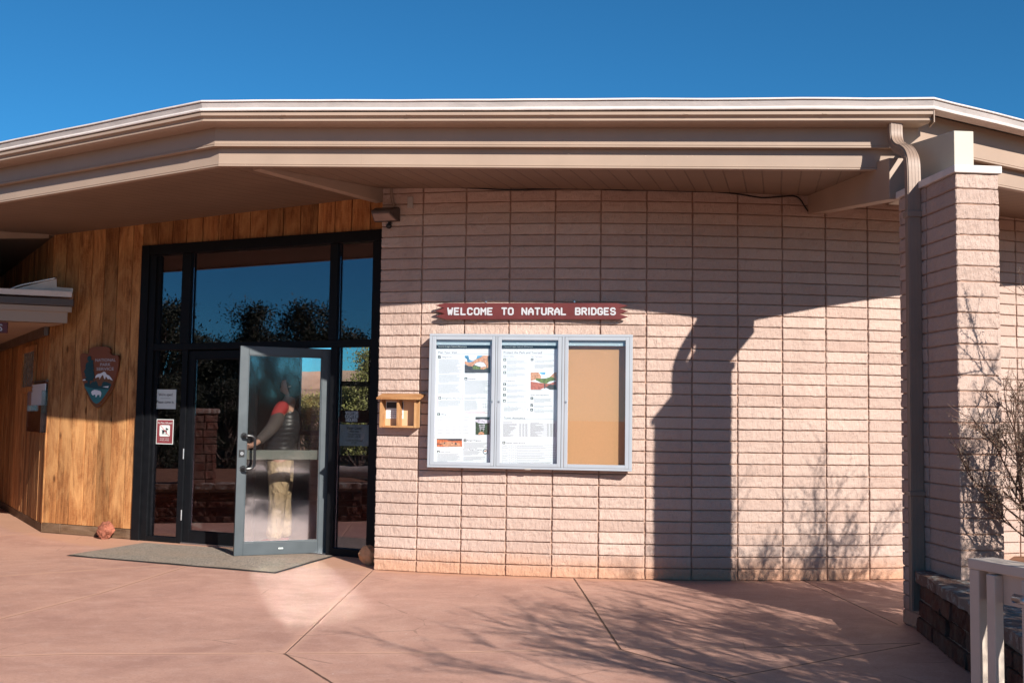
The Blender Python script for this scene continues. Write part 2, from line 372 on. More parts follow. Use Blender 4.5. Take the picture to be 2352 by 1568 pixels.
# ------------------------------------------------------------------ site constants
CX, CY, R, A0 = 1.3443, 18.8423, 9.2146, -.2821     # the round block wall
BL, CH = .4064, .1007                                # block length, course height
def arc(a, r=R, z=0): return Vector((CX + r * sin(a), CY - r * cos(a), z))
SP = ground(95, 1222); SR = ground(850, 1282)
ST = Frame(SP, (SR.x - SP.x, SR.y - SP.y))           # plane of the wood front and the glass entrance
SIDE = Frame(SP, (SP.x - ground(0, 1165).x, SP.y - ground(0, 1165).y))   # wall of the side passage; u runs from far (negative) to the corner (0)
EVE = [Vector(p) for p in ((-10.6, 16.2, 0), (-7.05, 11.05, 0), (-2.345, 8.03, 0), (2.997, 7.70, 0), (7.75, 10.55, 0), (11.2, 15.4, 0), (10.5, 19.2, 0), (-9.6, 19.2, 0))]
for _i, _k in ((2, 1.055),):     # eave corner moved back and raised to place its shadow on the wall
    EVE[_i].x *= _k; EVE[_i].y *= _k; EVE[_i].z = .123
ZT = 3.709                                           # top of the roof edge
def eave_miters():
    out = []; n = len(EVE)
    for i in range(n):
        a, p, q = EVE[i - 1], EVE[i], EVE[(i + 1) % n]
        d1 = (p - a).xy.to_3d().normalized(); d2 = (q - p).xy.to_3d().normalized(); n1 = Vector((-d1.y, d1.x, 0)); n2 = Vector((-d2.y, d2.x, 0))
        m = (n1 + n2).normalized(); out.append(m / m.dot(n1))
    return out
MIT = eave_miters()

# ------------------------------------------------------------------ ground
def sheet(name, poly, z, mat, kind='structure', sub=None):
    mb = MB().add([(x, y, z) for x, y in poly], [tuple(range(len(poly)))]); o = mb.build(name, mat); o['kind'] = kind; return o
# plaza concrete: pink, trowelled, with tooled joints where the photograph has them
s_ = 2352 / 4096
JOINTS = [((0,2474),(400,2372)),((400,2372),(744,2265)),((744,2265),(1000,2190)),((0,2303),(667,2259)),((667,2259),(900,2240)),((0,2623),(262,2614)),((262,2614),(1137,2612)),((1137,2612),(1819,2607)),((1819,2607),(2482,2594)),
          ((2482,2594),(3047,2587)),((3047,2587),(3677,2569)),((1490,2279),(1137,2612)),((1137,2612),(1327,2729)),((1327,2729),(1460,2850)),((2295,2312),(2482,2596)),
          ((2482,2596),(2893,2710)),((2893,2710),(3200,2830)),((3217,2322),(3588,2495)),((2893,2712),(3677,2572)),((0,2143),(160,2127)),((1310,2268),(1490,2277))]
b = NB('pink_concrete'); c = b.coord('Object')
st1 = b.noise(b.mapping(c, (1, 1.2, 1), (0, 0, .5)), 1.2, 10, .68, .8); st2 = b.noise(c, 1.3, 7, .68, .6); st3 = b.noise(b.mapping(c, (1, 1.3, 1), (0, 0, -.3)), 6, 7, .72, .3)
k = b.mix(b.ramp(st1, .38, .62), (.515, .300, .226), (.385, .215, .166))
k = b.mix(b.math('MULTIPLY', b.ramp(st2, .46, .66), .7), k, (.545, .325, .248))
k = b.mix(b.math('MULTIPLY', b.ramp(st3, .50, .68), .38), k, (.590, .400, .328))
k = b.mix(b.math('MULTIPLY', b.ramp(b.noise(c, 5.5, 8, .75, .8), .58, .72), .42), k, (.29, .150, .115))
k = b.mix(b.math('MULTIPLY', b.ramp(b.noise(c, 46, 4, .75), .50, .68), .42), k, (.30, .165, .125))
k = b.mix(b.math('MULTIPLY', b.ramp(b.noise(c, 17, 5, .75), .60, .70), .5), k, (.27, .14, .105))
k = b.mix(b.math('MULTIPLY', b.ramp(b.noise(c, 62, 3, .75), .57, .70), .42), k, (.68, .50, .43))
vo = b.n('TexVoronoi'); b.put(vo.inputs['Vector'], c); vo.inputs['Scale'].default_value = 2.1
k = b.mix(b.math('MULTIPLY', b.math('LESS_THAN', vo.outputs['Distance'], .022), .7), k, (.66, .58, .52))
vc = b.n('TexVoronoi', feature='DISTANCE_TO_EDGE'); b.put(vc.inputs['Vector'], b.mapping(c, (1, 1, 1))); vc.inputs['Scale'].default_value = .55
crk = b.math('MULTIPLY', b.math('LESS_THAN', b.math('ADD', vc.outputs['Distance'], b.math('MULTIPLY', b.noise(c, 7, 5), .012)), .0078), b.math('GREATER_THAN', st2, .52))
# blown sand gathered along the foot of the round wall
sp_ = b.n('VectorMath', operation='DISTANCE'); b.put(sp_.inputs[0], c); sp_.inputs[1].default_value = (CX, CY, 0)
wd = b.math('SUBTRACT', sp_.outputs['Value'], R)
k = b.mix(b.math('MULTIPLY', b.math('SUBTRACT', 1, b.ramp(b.math('ADD', wd, b.math('MULTIPLY', b.noise(c, 5, 4), -.16)), -.04, .10)), .75), k, (.50, .285, .185))
wob = b.math('MULTIPLY', b.math('SUBTRACT', b.noise(c, 14, 3), .5), .012)
LIGHTJ = (0, 1, 2, 3, 4, 5, 6, 7, 8, 9, 11, 19, 20)
dm = [None, None]
for q_, (p, q) in enumerate(JOINTS):
    A = ground(p[0] * s_, p[1] * s_); B = ground(q[0] * s_, q[1] * s_); d = B - A; L2 = d.length_squared
    sb = b.n('VectorMath', operation='SUBTRACT'); b.put(sb.inputs[0], c); sb.inputs[1].default_value = A
    dt = b.n('VectorMath', operation='DOT_PRODUCT'); b.put(dt.inputs[0], sb.outputs[0]); dt.inputs[1].default_value = d / L2
    t = b.math('ADD', dt.outputs['Value'], 0, True)
    sc = b.n('VectorMath', operation='SCALE'); sc.inputs[0].default_value = d; b.put(sc.inputs['Scale'], t)
    ds = b.n('VectorMath', operation='DISTANCE'); b.put(ds.inputs[0], sb.outputs[0]); b.put(ds.inputs[1], sc.outputs[0])
    w_ = 0 if q_ in LIGHTJ else 1
    dm[w_] = ds.outputs['Value'] if dm[w_] is None else b.math('MINIMUM', dm[w_], ds.outputs['Value'])
dl = b.math('ADD', dm[0], wob); dk = b.math('ADD', dm[1], wob); dmin = b.math('MINIMUM', dl, dk)
groove = b.ramp(dmin, .002, .009)
k = b.mix(b.math('MULTIPLY', b.math('SUBTRACT', 1, b.ramp(dmin, .015, .065)), .6), k, (.56, .335, .245))
k = b.mix(b.ramp(dl, .003, .010), (.50, .29, .20), k)
k = b.mix(b.ramp(dk, .003, .011), (.13, .068, .045), k)
k = b.mix(b.math('MULTIPLY', crk, .55), k, (.24, .135, .10))
nm = b.bump(b.math('ADD', b.math('MULTIPLY', groove, .8), b.math('MULTIPLY', st3, .16)), .012, 1)
nm = b.bump(b.noise(c, 260, 3, .65), .002, .8, nm)
k = b.mix(1, k, (.985, .935, .915), 'MULTIPLY')
M['plaza'] = b.done(k, b.math('ADD', .55, b.math('MULTIPLY', st1, .22)), nm, .35)
sheet('plaza_pavement', [(-18, -9), (9, -9), (9, 6), (14, 14), (14, 24), (-18, 24)], 0, M['plaza'])
gr = MB(); NG = 48
E0 = [-3000, -1200, -500, -200, -90, -45, -25, -12, 0, 12, 25, 45, 90, 200, 500, 1200, 3000]
vs = [(x, y, -.06 if (abs(x) < 26 and -14 < y < 27) else -.25 - .004 * min(300, abs(y))) for y in E0 for x in E0]; nE = len(E0)
gr.add(vs, [(j * nE + i, j * nE + i + 1, (j + 1) * nE + i + 1, (j + 1) * nE + i) for j in range(nE - 1) for i in range(nE - 1)])
gr.build('ground', M['desert'])['kind'] = 'structure'
# far mesa seen through the back window
mb = MB(); pr = []
for i in range(81):
    a = radians(-60 + 120 * i / 80); rr = 1500; h = 62 + 9 * noise.noise((i * .21, 3, 0)) + 3 * noise.noise((i * .9, 8, 0))
    pr.append((sin(a) * rr, cos(a) * rr, h))
vs = []
for x, y, h in pr: vs += [(x * .8, y * .8, -3), (x * .93, y * .93, h * .45), (x * .97, y * .97, h * .6), (x, y, h), (x * 1.6, y * 1.6, h)]
mb.add(vs, [(i * 5 + j, (i + 1) * 5 + j, (i + 1) * 5 + j + 1, i * 5 + j + 1) for i in range(80) for j in range(4)])
mb.build('mesa', M['mesa'])['kind'] = 'structure'

# ------------------------------------------------------------------ the building
VC = empty('visitor_center', (CX, CY, 0), 'low round visitor center of pinkish split blocks and cedar boards under a tan eave', 'building')
def split_face(mb, org, u, v, n, w, h, rough=.0065, sk=.02, nx=12, ny=4, seed=0):
    """one split-face block: ragged front, slightly worn arrises, short returns into the joint"""
    o = len(mb.v); tx, tz = RNG.uniform(-.003, .003), RNG.uniform(-.002, .002); so_ = RNG.uniform(0, 100)
    eu, ev = min(.2, .006 / w), min(.2, .0055 / h)
    U = [0, eu] + [eu + (1 - 2 * eu) * q / (nx - 2) for q in range(1, nx - 2)] + [1 - eu, 1]
    V = [0, ev] + [ev + (1 - 2 * ev) * q / (ny - 2) for q in range(1, ny - 2)] + [1 - ev, 1]
    for j in range(ny + 1):
        for i in range(nx + 1):
            a, b_ = U[i], V[j]; edge = (i in (0, nx)) + (j in (0, ny))
            x, z = a * w, b_ * h
            q = noise.noise((x * 14 + so_, z * 20, seed)) * .55 + noise.noise((x * 40 + so_, z * 55, seed + 5)) * .45
            d = q * rough + tx * (a - .5) * 2 + tz * (b_ - .5) * 2
            if edge: 
                d -= .0045 * edge * RNG.uniform(.5, 1.4)
                if j in (0, ny) : z += RNG.uniform(-.0013, .0013)
                if i in (0, nx): x += RNG.uniform(-.0022, .0022)
            p = org + u * x + v * z + n * d; mb.v.append((p.x, p.y, p.z))
    idx = lambda i, j: o + j * (nx + 1) + i
    for j in range(ny):
        for i in range(nx): mb.f.append((idx(i, j), idx(i + 1, j), idx(i + 1, j + 1), idx(i, j + 1)))
    rim = [idx(i, 0) for i in range(nx + 1)] + [idx(nx, j) for j in range(1, ny + 1)] + [idx(i, ny) for i in range(nx - 1, -1, -1)] + [idx(0, j) for j in range(ny - 1, 0, -1)]
    b0 = len(mb.v); nv = n * sk
    for r in rim: x, y, z = mb.v[r]; mb.v.append((x - nv.x, y - nv.y, z - nv.z))
    m = len(rim)
    for k in range(m): mb.f.append((rim[k], b0 + k, b0 + (k + 1) % m, rim[(k + 1) % m]))
JW, JH = .0115, .0092
mb = MB(); ROWS = 36
for j in range(0, 27):
    a = A0 + (j + .5) * BL / R; P = arc(a, R); u = Vector((cos(a), sin(a), 0)); n = Vector((sin(a), -cos(a), 0))
    for k_ in range(ROWS):
        w = BL - JW - RNG.uniform(0, .002); org = P - u * (w / 2) + n * RNG.uniform(-.002, .002) + Vector((0, 0, k_ * CH + JH / 2))
        big = 14 > j
        split_face(mb, org, u, Vector((0, 0, 1)), n, w, CH - JH, nx=15 if big else 4, ny=6 if big else 3, seed=k_)
M_ = Matrix.Identity(4)
# end return of the wall towards the entrance
a = A0; P = arc(a, R); n_in = Vector((-sin(a), cos(a), 0)); side_n = Vector((-cos(a), -sin(a), 0))
for k_ in range(ROWS):
    for q in range(2): split_face(mb, P + n_in * ((q + 1) * BL - JW / 2) + side_n * -.004 + Vector((0, 0, k_ * CH + JH / 2)), -n_in, Vector((0, 0, 1)), side_n, BL - JW, CH - JH, nx=6, ny=4)
BW = mb.build('block_wall', M['block'], VC, local=M_)
mb = MB(); N = 60
def ring(r): return [arc(A0 + .0012 + (27 * BL / R) * i / N, r) for i in range(N + 1)]
o_, i_ = ring(R - .016), ring(R - .9)
vs = []
for p, q in zip(o_, i_): vs += [(p.x, p.y, -.05), (p.x, p.y, ROWS * CH), (q.x, q.y, ROWS * CH), (q.x, q.y, -.05)]
fs = []
for i in range(N):
    for q in range(4): fs.append((i * 4 + q, (i + 1) * 4 + q, (i + 1) * 4 + (q + 1) % 4, i * 4 + (q + 1) % 4))
fs += [(0, 1, 2, 3), tuple(N * 4 + q for q in (3, 2, 1, 0))]
mb.add(vs, fs).build('mortar', M['mortar'], BW, local=M_)

# eaves: each layer swept along the polygon of the roof
def sweep(name, prof, mat, i0, i1, parent=VC, end0=0, end1=0, wav=0, sub=14, smooth=False):
    """prof: (inset, z). from vertex i0 to i1 of the eave polygon; end trims in metres along the last edges"""
    mb = MB(); ids = list(range(i0, i1 + 1)); st = []
    n = len(EVE)
    for a, b_ in zip(ids[:-1], ids[1:]):
        for t in range(sub): st.append((a % n, b_ % n, t / sub))
    st.append((ids[-2] % n, ids[-1] % n, 1.0))
    rows = []
    for q, (a, b_, t) in enumerate(st):
        pa, pb = EVE[a], EVE[b_]; L = (pb - pa).length
        tt = t
        if q == 0 and end0: tt = end0 / L
        if q == len(st) - 1 and end1: tt = 1 - end1 / L
        row = []
        for ins, z in prof:
            A = pa + MIT[a] * ins; B = pb + MIT[b_] * ins; p = A.lerp(B, tt)
            dz = wav * noise.noise((p.x * 1.7, p.y * 1.7, ins * 9)) if wav else 0
            row.append((p.x, p.y, z + p.z + dz))
        rows.append(row)
    m = len(prof); mb.v = [p for r in rows for p in r]
    for i in range(len(rows) - 1):
        for k in range(m): mb.f.append((i * m + k, (i + 1) * m + k, (i + 1) * m + (k + 1) % m, i * m + (k + 1) % m))
    mb.f.append(tuple(range(m))); mb.f.append(tuple((len(rows) - 1) * m + k for k in range(m))[::-1])
    return mb.build(name, mat, parent, local=Matrix.Translation(Vector((CX, CY, 0))))
RE = sweep('roof_edge', [(.10, 3.706), (.012, 3.704), (.002, 3.690), (.012, 3.657), (.10, 3.640)], M['stained_edge'], 0, 5, wav=.006, sub=24)
sweep('top_lip', [(.11, 3.722), (.000, 3.718), (-.010, 3.712), (-.010, 3.704), (.004, 3.702), (.11, 3.7065)], M['white'], 0, 5, parent=RE, wav=.007, sub=24)
sweep('drip_lip', [(.011, 3.6575), (-.004, 3.652), (-.014, 3.640), (-.010, 3.630), (.10, 3.630), (.10, 3.6395)], M['white'], 0, 5, parent=RE, wav=.005, sub=24)
RIDGE = .080
def fascia(z0, z1, ins): 
    return [(ins, z1), (ins, z0 + .022), (ins - .004, z0 + .020), (ins - .004, z0 + .016), (ins, z0 + .014), (ins, z0 + .011), (ins - .004, z0 + .009), (ins - .004, z0), (ins + .05, z0), (ins + .05, z1)]
sweep('upper_fascia', fascia(3.398, 3.660, .195), M['tan'], 0, 5, sub=8)
sweep('lower_fascia', fascia(3.250, 3.415, .258), M['tan'], 0, 5, sub=8)
# gutters (K profile); the front one stops at the pillar corner with an end cap
def gutter(ins, zt): return [(ins - .012, zt), (ins - .012, zt - .022), (ins + .014, zt - .028), (ins + .020, zt - .042), (ins + .012, zt - .050), (ins + .012, zt - .060), (ins + .04, zt - .072), (.185, zt - .072), (.185, zt - .012), (.17, zt - .012), (.17, zt - .062), (ins + .05, zt - .062), (ins + .03, zt - .050), (ins + .004, zt - .02), (ins - .004, zt)]
GU = sweep('gutter', gutter(.012, 3.616), M['tan'], 2, 3, sub=10, end1=.004)
sweep('gutter', gutter(.012, 3.616), M['tan'], 0, 2, sub=10)
mb = MB(); fr2 = Frame((0, 0), (EVE[3] - EVE[2]))
capx = (EVE[3]).dot(fr2.u)
capd = (EVE[3]).dot(fr2.n)
mb.prism([(-.003, 3.620), (-.003, 3.535), (.004, 3.535), (.004, 3.620)], lambda u, z, d: fr2.W(capx + u, z, capd + d), -.145, .004)
mb.build('end_cap', M['tan'], GU)
# roof surface and the soffit below it
mb = MB(); top = Vector((.5, 14.6, 4.45)); n = len(EVE)
ringp = [EVE[i] + MIT[i] * .05 + Vector((0, 0, 3.708)) for i in range(n)]
vs = [tuple(p) for p in ringp] + [tuple(top)]
mb.add(vs, [(i, (i + 1) % n, n) for i in range(n)])
mb.build('roof', M['roof'], VC, local=Matrix.Translation(Vector((CX, CY, 0))))
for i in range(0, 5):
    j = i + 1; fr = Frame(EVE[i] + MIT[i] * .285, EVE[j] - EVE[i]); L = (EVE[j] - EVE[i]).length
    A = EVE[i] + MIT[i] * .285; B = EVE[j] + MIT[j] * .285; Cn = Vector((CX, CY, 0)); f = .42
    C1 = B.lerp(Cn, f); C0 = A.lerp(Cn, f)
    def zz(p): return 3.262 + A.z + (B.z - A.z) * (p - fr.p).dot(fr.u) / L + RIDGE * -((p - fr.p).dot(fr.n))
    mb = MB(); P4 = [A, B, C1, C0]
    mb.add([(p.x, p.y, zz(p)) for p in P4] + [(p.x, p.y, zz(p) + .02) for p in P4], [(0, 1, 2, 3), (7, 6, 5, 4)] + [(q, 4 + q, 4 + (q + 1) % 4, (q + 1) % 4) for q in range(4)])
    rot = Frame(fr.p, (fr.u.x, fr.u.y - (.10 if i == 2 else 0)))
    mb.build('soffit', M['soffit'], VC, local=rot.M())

# seams where the lengths of coil stock lap, and gutter hangers
def seam(ins, z0, z1, i, t, name, parent, w=.010, pr=.0016):
    A = EVE[i] + MIT[i] * ins; B = EVE[i + 1] + MIT[i + 1] * ins; f = Frame(A, B - A); p = A.lerp(B, t); u = (p - f.p).dot(f.u)
    zo = p.z; MB().box(u, u + w, -pr, .002, z0 + zo, z1 + zo, f.M()).build(name, M['tan'], parent)
for t in (.36,): seam(.195, 3.402, 3.56, 2, t, 'seam', VC, .006, .0007)
for t in (.22, .66): seam(.258, 3.256, 3.40, 2, t, 'seam', VC, .006, .0007)
for t in (.45,): seam(.258, 3.256, 3.40, 1, t, 'seam', VC, .006, .0007)
for t in (.12, .30, .50, .68, .86): seam(.000, 3.594, 3.604, 2, t, 'gutter_clip', GU, .03, .004)

# radial beams
def wall_pt(x, y):
    d = ray(x, y); ox, oy = CAM.x - CX, CAM.y - CY; A = d.x ** 2 + d.y ** 2; B = 2 * (ox * d.x + oy * d.y); Cc = ox * ox + oy * oy - R * R
    t = (-B - sqrt(B * B - 4 * A * Cc)) / (2 * A); return CAM + d * t
def beam(name, p0, p1, w, h0, h1, shelf=True):
    """p0,p1 = bottom centre line ends"""
    p0, p1 = Vector(p0), Vector(p1); d = (p1 - p0); r = Vector((d.y, -d.x, 0)).normalized(); mb = MB()
    vs = []
    for p, h in ((p0, h0), (p1, h1)):
        for sx, z in ((-1, 0), (1, 0), (1, h), (-1, h)): vs.append(p + r * (w / 2 * sx) + Vector((0, 0, z)))
    mb.add(vs, [(0, 3, 2, 1), (4, 5, 6, 7), (0, 1, 5, 4), (1, 2, 6, 5), (2, 3, 7, 6), (3, 0, 4, 7)])
    return mb.build(name, M['tan'], VC, bevel=.004)
c0 = Vector((CX, CY, 0))
v1 = EVE[2] + MIT[2] * .25; pin = arc(A0 - .004, R + .12, 3.245)
bl0 = depth(590, 399, 8.80) + Vector((0, 0, .03)); bl1 = depth(872, 466, 10.02)
beam('roof_beam', bl0, bl1, .09, .10, .30)
beam('roof_beam', depth(2062, 458, 7.76), wall_pt(1868, 484) + Vector((0, .25, .0)), .12, .30, .30)
bc = SIDE.W(0, 0) ; beam('roof_beam', depth(-160, 549, 11.6), depth(106, 548, 12.62), .12, .30, .30)

# pillar under the roof corner, with the beam end standing on it
PF = Frame(Vector((2.822, 6.905, 0)), (.9966, .0832)); PW, PD, PZ = .282, .835, 2.985
mb = MB(); up = Vector((0, 0, 1)); rows = 30; ch = PZ / rows
for k_ in range(rows):
    z = k_ * ch + JH / 2
    split_face(mb, PF.W(0, z), PF.u, up, PF.n, PW, ch - JH, nx=13, ny=6, rough=.008)
    for q, (d0, d1) in enumerate(((0, .415), (.427, PD))):
        split_face(mb, PF.W(0, z, -d1), PF.n, up, -PF.u, d1 - d0 - .004, ch - JH, nx=14, ny=6, rough=.008)
        split_face(mb, PF.W(PW, z, -d0), -PF.n, up, PF.u, d1 - d0 - .004, ch - JH, nx=6, ny=4, rough=.007)
    split_face(mb, PF.W(PW, z, -PD), -PF.u, up, -PF.n, PW, ch - JH, nx=5, ny=4)
PI_ = mb.build('pillar', M['block'], VC, local=Matrix.Identity(4))
MB().box(.011, PW - .011, .011, PD - .011, 0, PZ, PF.M()).build('mortar', M['mortar'], PI_)
mb = MB().box(-.018, PW + .018, -.018, PD + .018, PZ, PZ + .05, PF.M()); mb.build('cap', M['cap'], PI_, bevel=.006)
# beam end above the pillar
bm0 = PF.W(PW / 2 + .02, PZ + .052, -.27); bm1 = PF.W(PW / 2 + .02, PZ + .052, -1.30)
mb = MB(); wv = .068
vs = []
for dd, zt in ((-.27, 3.335), (-1.30, 3.45)):
    for sx, z in ((-1, PZ + .052), (1, PZ + .052), (1, zt), (-1, zt)): vs.append(PF.W(PW / 2 + .055 + sx * wv, z, dd))
mb.add(vs, [(0, 1, 2, 3), (7, 6, 5, 4), (4, 5, 1, 0), (5, 6, 2, 1), (6, 7, 3, 2), (7, 4, 0, 3)])
mb.build('beam_end', plain('pale_beam_end', (.43, .385, .31), .55, .05), VC, bevel=.004)
# downspout: outlet under the gutter, offset elbow, then straight down the pillar face
DX = 2.738
pts = [(DX + .020, 7.82, 3.555), (DX + .020, 7.82, 3.47), (DX + .018, 7.79, 3.405), (DX + .012, 7.70, 3.345), (DX + .006, 7.57, 3.295), (DX + .002, 7.475, 3.235), (DX, 7.435, 3.16), (DX, 7.425, 3.0), (DX, 7.425, 2.0), (DX, 7.425, .14)]
def densify(P, m=5):
    P = [Vector(p) for p in P]; out = []
    for i in range(len(P) - 1):
        p0, p1, p2, p3 = P[max(i - 1, 0)], P[i], P[i + 1], P[min(i + 2, len(P) - 1)]
        for q in range(m):
            t = q / m; out.append(.5 * ((2 * p1) + (p2 - p0) * t + (2 * p0 - 5 * p1 + 4 * p2 - p3) * t * t + (3 * p1 - p0 - 3 * p2 + p3) * t ** 3))
    out.append(P[-1]); return out
dp = densify(pts[:8], 6) + [Vector(p) for p in pts[8:]]
mb = MB(); mb.rect_tube(dp, (1, 0, 0), .088, .066)
for q in (-.55, -.2, .15, .5):      # the ribs
    mb.rect_tube([p + Vector((q * .064, 0, 0)) for p in dp], (1, 0, 0), .010, .0695)
for q in (-.5, 0, .5):
    mb.rect_tube([p + Vector((0, q * .05, 0)) for p in dp], (1, 0, 0), .0915, .008)
M['pipe'] = plain('brown_downspout_paint', (.27, .185, .138), .5, .12, 3, .1, 40)
DS = mb.build('downspout', M['pipe'], VC)
MB().box(DX - .056, DX + .050, 7.380, 7.470, 2.79, 2.83).build('strap', M['pipe'], DS, bevel=.003)
MB().box(DX - .056, DX + .050, 7.380, 7.470, .9, .93).build('strap', M['pipe'], DS, bevel=.003)

# wood front: upright boards with recessed joints
def boards(fr, u0, u1, z0, z1f, pitch=.205, seed=1, skip=None, back=.02):
    mb = MB(); r = random.Random(seed); u = u0; m = fr.M()
    while u < u1 - .02:
        w = min(pitch * r.uniform(.93, 1.06), u1 - u); zt = z1f(u + w / 2); zb = z0(u + w / 2) if callable(z0) else z0
        d = r.uniform(-.003, .003)
        if zt - zb > .02:
            mb.box(u, u + w - .013, -.001 + d, .02, zb, zt, m)
        u += w
    mb.box(u0 + .004, u1 - .004, .017, .03, (z0 if not callable(z0) else z0(u1)) + .01, z1f((u0 + u1) / 2) + .0, m) if not callable(z0) else None
    return mb
SOFZ = 3.56
mb = boards(ST, .016, 1.372, .115, lambda u: SOFZ, seed=3)
m = ST.M()
mb2 = boards(ST, 1.372, 4.75, 3.232, lambda u: SOFZ, pitch=.215, seed=9)
mb.add(mb2.v, mb2.f)
mb.box(-.001, .016, -.006, .03, .115, SOFZ, m)
WW = mb.build('wood_wall', M['wood'], VC, local=m)
mb = MB().box(.005, .29, -.004, .03, .006, .112, m); mb.box(.296, 1.37, -.002, .03, .004, .108, m)
mb.build('baseboard', M['wood_trim'], WW, local=m, bevel=.004)
ms = SIDE.M()
mb = boards(SIDE, -6.5, -.018, .10, lambda u: SOFZ + .2, seed=5)
mb.box(-.018, .0, -.002, .03, .10, SOFZ + .2, ms)
SW = mb.build('side_wall', M['wood'], VC, local=ms)
MB().box(-6.5, -.004, -.003, .03, .004, .096, ms).build('baseboard', M['wood_trim'], SW, local=ms)
# small window in the side wall
def rel(fr, x0, y0, x1, y1, d=0):
    a = fr.at(x0, y0, d); b_ = fr.at(x1, y1, d); return min(a[0], b_[0]), max(a[0], b_[0]), min(a[1], b_[1]), max(a[1], b_[1])
u0, u1, z0, z1 = rel(SIDE, 54, 800, 78, 900, .02)
mb = MB(); 
for q in ((u0, u0 + .07, z0, z1), (u1 - .07, u1, z0, z1), (u0 + .07, u1 - .07, z1 - .07, z1), (u0 + .07, u1 - .07, z0, z0 + .07)): mb.box(q[0], q[1], -.03, -.004, q[2], q[3], ms)
WN = mb.build('side_window', M['wood'], VC, local=ms)
MB().box(u0 + .07, u1 - .07, -.016, -.008, z0 + .07, z1 - .07, ms).build('pane', plain('frosted_pane', (.16, .20, .21), .25, .1), WN)

# glass entrance
def sbox(mb, u0, u1, z0, z1, d0=-.05, d1=.0): return mb.box(u0, u1, -d1, -d0, z0, z1, ST.M())
S0, S1, SZ = 1.376, 4.70, 3.228
mb = MB()
sbox(mb, S0, S0 + .11, 0, SZ, -.06, .030)                # outer trim left
sbox(mb, S0 + .112, S0 + .20, .0, SZ - .11, -.08, .012)
sbox(mb, S0 + .112, S1, SZ - .108, SZ, -.06, .026)       # head
sbox(mb, 4.385, S1, 0, SZ - .11, -.08, .02)              # right jamb
sbox(mb, 1.940, 2.062, 2.137, SZ - .11, -.08, .006)      # upper mullions
sbox(mb, 3.868, 3.962, 2.137, SZ - .11, -.08, .006)
sbox(mb, S0 + .202, 4.384, 2.065, 2.136, -.08, .010)     # transom
sbox(mb, 1.985, 2.060, 0, 2.064, -.08, .008)             # door jambs
sbox(mb, 3.905, 3.985, 0, 2.064, -.08, .004)
sbox(mb, S0 + .202, 1.984, 0, .055, -.08, .010)
sbox(mb, 3.986, 4.384, 0, .075, -.08, .010)
sbox(mb, S0 + .202, S0 + .235, .056, 3.10, -.07, -.012)
SF = mb.build('entrance_frame', M['frame'], VC, local=ST.M(), bevel=.003)
for (a_, b_, z0, z1) in ((S0 + .20, 1.94, 2.137, 3.12), (2.062, 3.868, 2.137, 3.12), (3.962, 4.385, 2.137, 3.12), (S0 + .20, 1.985, .055, 2.066), (3.985, 4.385, .075, 2.066)):
    sbox(MB(), a_ + .001, b_ - .001, z0 + .001, z1 - .001, -.046, -.040).build('pane', M['glass'], SF)
mb = MB(); sbox(mb, 2.06, 3.905, .001, .014, -.10, .02); mb.build('threshold', M['steel'], SF)

def make_door(fr, name, flip, glassmat, fm, label):
    """fr: u=0 hinge side ... u=w free side (or mirrored); leaf .905 wide"""
    w, h = .905, 2.052; m = fr.M(); mb = MB(); T = .045
    s0 = .085
    mb.box(0, s0, 0, T, .012, h, m); mb.box(w - s0, w, 0, T, .012, h, m)
    mb.box(s0, w - s0, 0, T, h - .085, h, m); mb.box(s0, w - s0, 0, T, .012, .135, m)
    for q0, q1, z0, z1 in ((s0, s0 + .010, .135, h - .085), (w - s0 - .010, w - s0, .135, h - .085)): mb.box(q0, q1, .006, T - .006, z0, z1, m)
    mb.box(s0, w - s0, .006, T - .006, .135, .145, m); mb.box(s0, w - s0, .006, T - .006, h - .095, h - .085, m)
    d = mb.build('door', fm, VC, local=m, bevel=.003)
    if label: d['label'] = label
    MB().box(s0 + .01, w - s0 - .01, .018, .024, .145, h - .095, m).build('pane', glassmat, d)
    return d, m
# fixed leaf, closed
FL = Frame(ST.W(2.062, 0, -.012), ST.u)
d1, m1 = make_door(FL, 'door', False, M['glass'], M['frame'], 'closed dark door leaf')
mb = MB().box(.09, .815, .046, .075, .90, .99, m1); mb.build('push_bar', M['frame'], d1)
# open leaf, swung out about 49 degrees from the closed position
HG = ST.W(3.904, 0, .01); HG = ground(748, 1271.3); HG.z = 0
DA = radians(23.8); DF = Frame(HG - Vector((cos(DA), sin(DA), 0)) * .905, (cos(DA), sin(DA)))
d2, m2 = make_door(DF, 'door', True, M['door_glass'], M['door_frame'], 'slate grey door leaf standing open')
mb = MB().box(.050, .862, .055, .088, .935, 1.030, m2); mb.build('push_bar', M['push'], d2, bevel=.006)
mb = MB(); hx = .045
def dW(u, z, d): return DF.W(u, z, d)
loop = [dW(.058, 1.172, .0), dW(.058, 1.172, .055), dW(.075, 1.174, .072), dW(.125, 1.168, .075), dW(.152, 1.14, .075), dW(.155, 1.09, .075), dW(.155, .93, .075), dW(.152, .885, .075), dW(.125, .858, .075), dW(.075, .852, .072), dW(.058, .854, .055), dW(.058, .854, .0)]
mb.tube(densify(loop, 4), .0135, 10)
for z in (1.172, .854): mb.tube([dW(.058, z, 0), dW(.058, z, .012)], .030, 14)
mb.build('pull_handle', M['pull'], d2, smooth=False)
lkk = MB().box(.016, .070, -.006, .0, .965, 1.035, m2).build('lock_plate', M['black'], d2, bevel=.002)
MB().tube([dW(.043, 1.0, .005), dW(.043, 1.0, .016)], .018, 16).build('lock_cylinder', M['steel'], lkk)
for z in (.28, 1.02, 1.78): MB().tube([dW(.915, z - .055, .004), dW(.915, z + .055, .004)], .011, 8).build('hinge', M['steel'], d2)
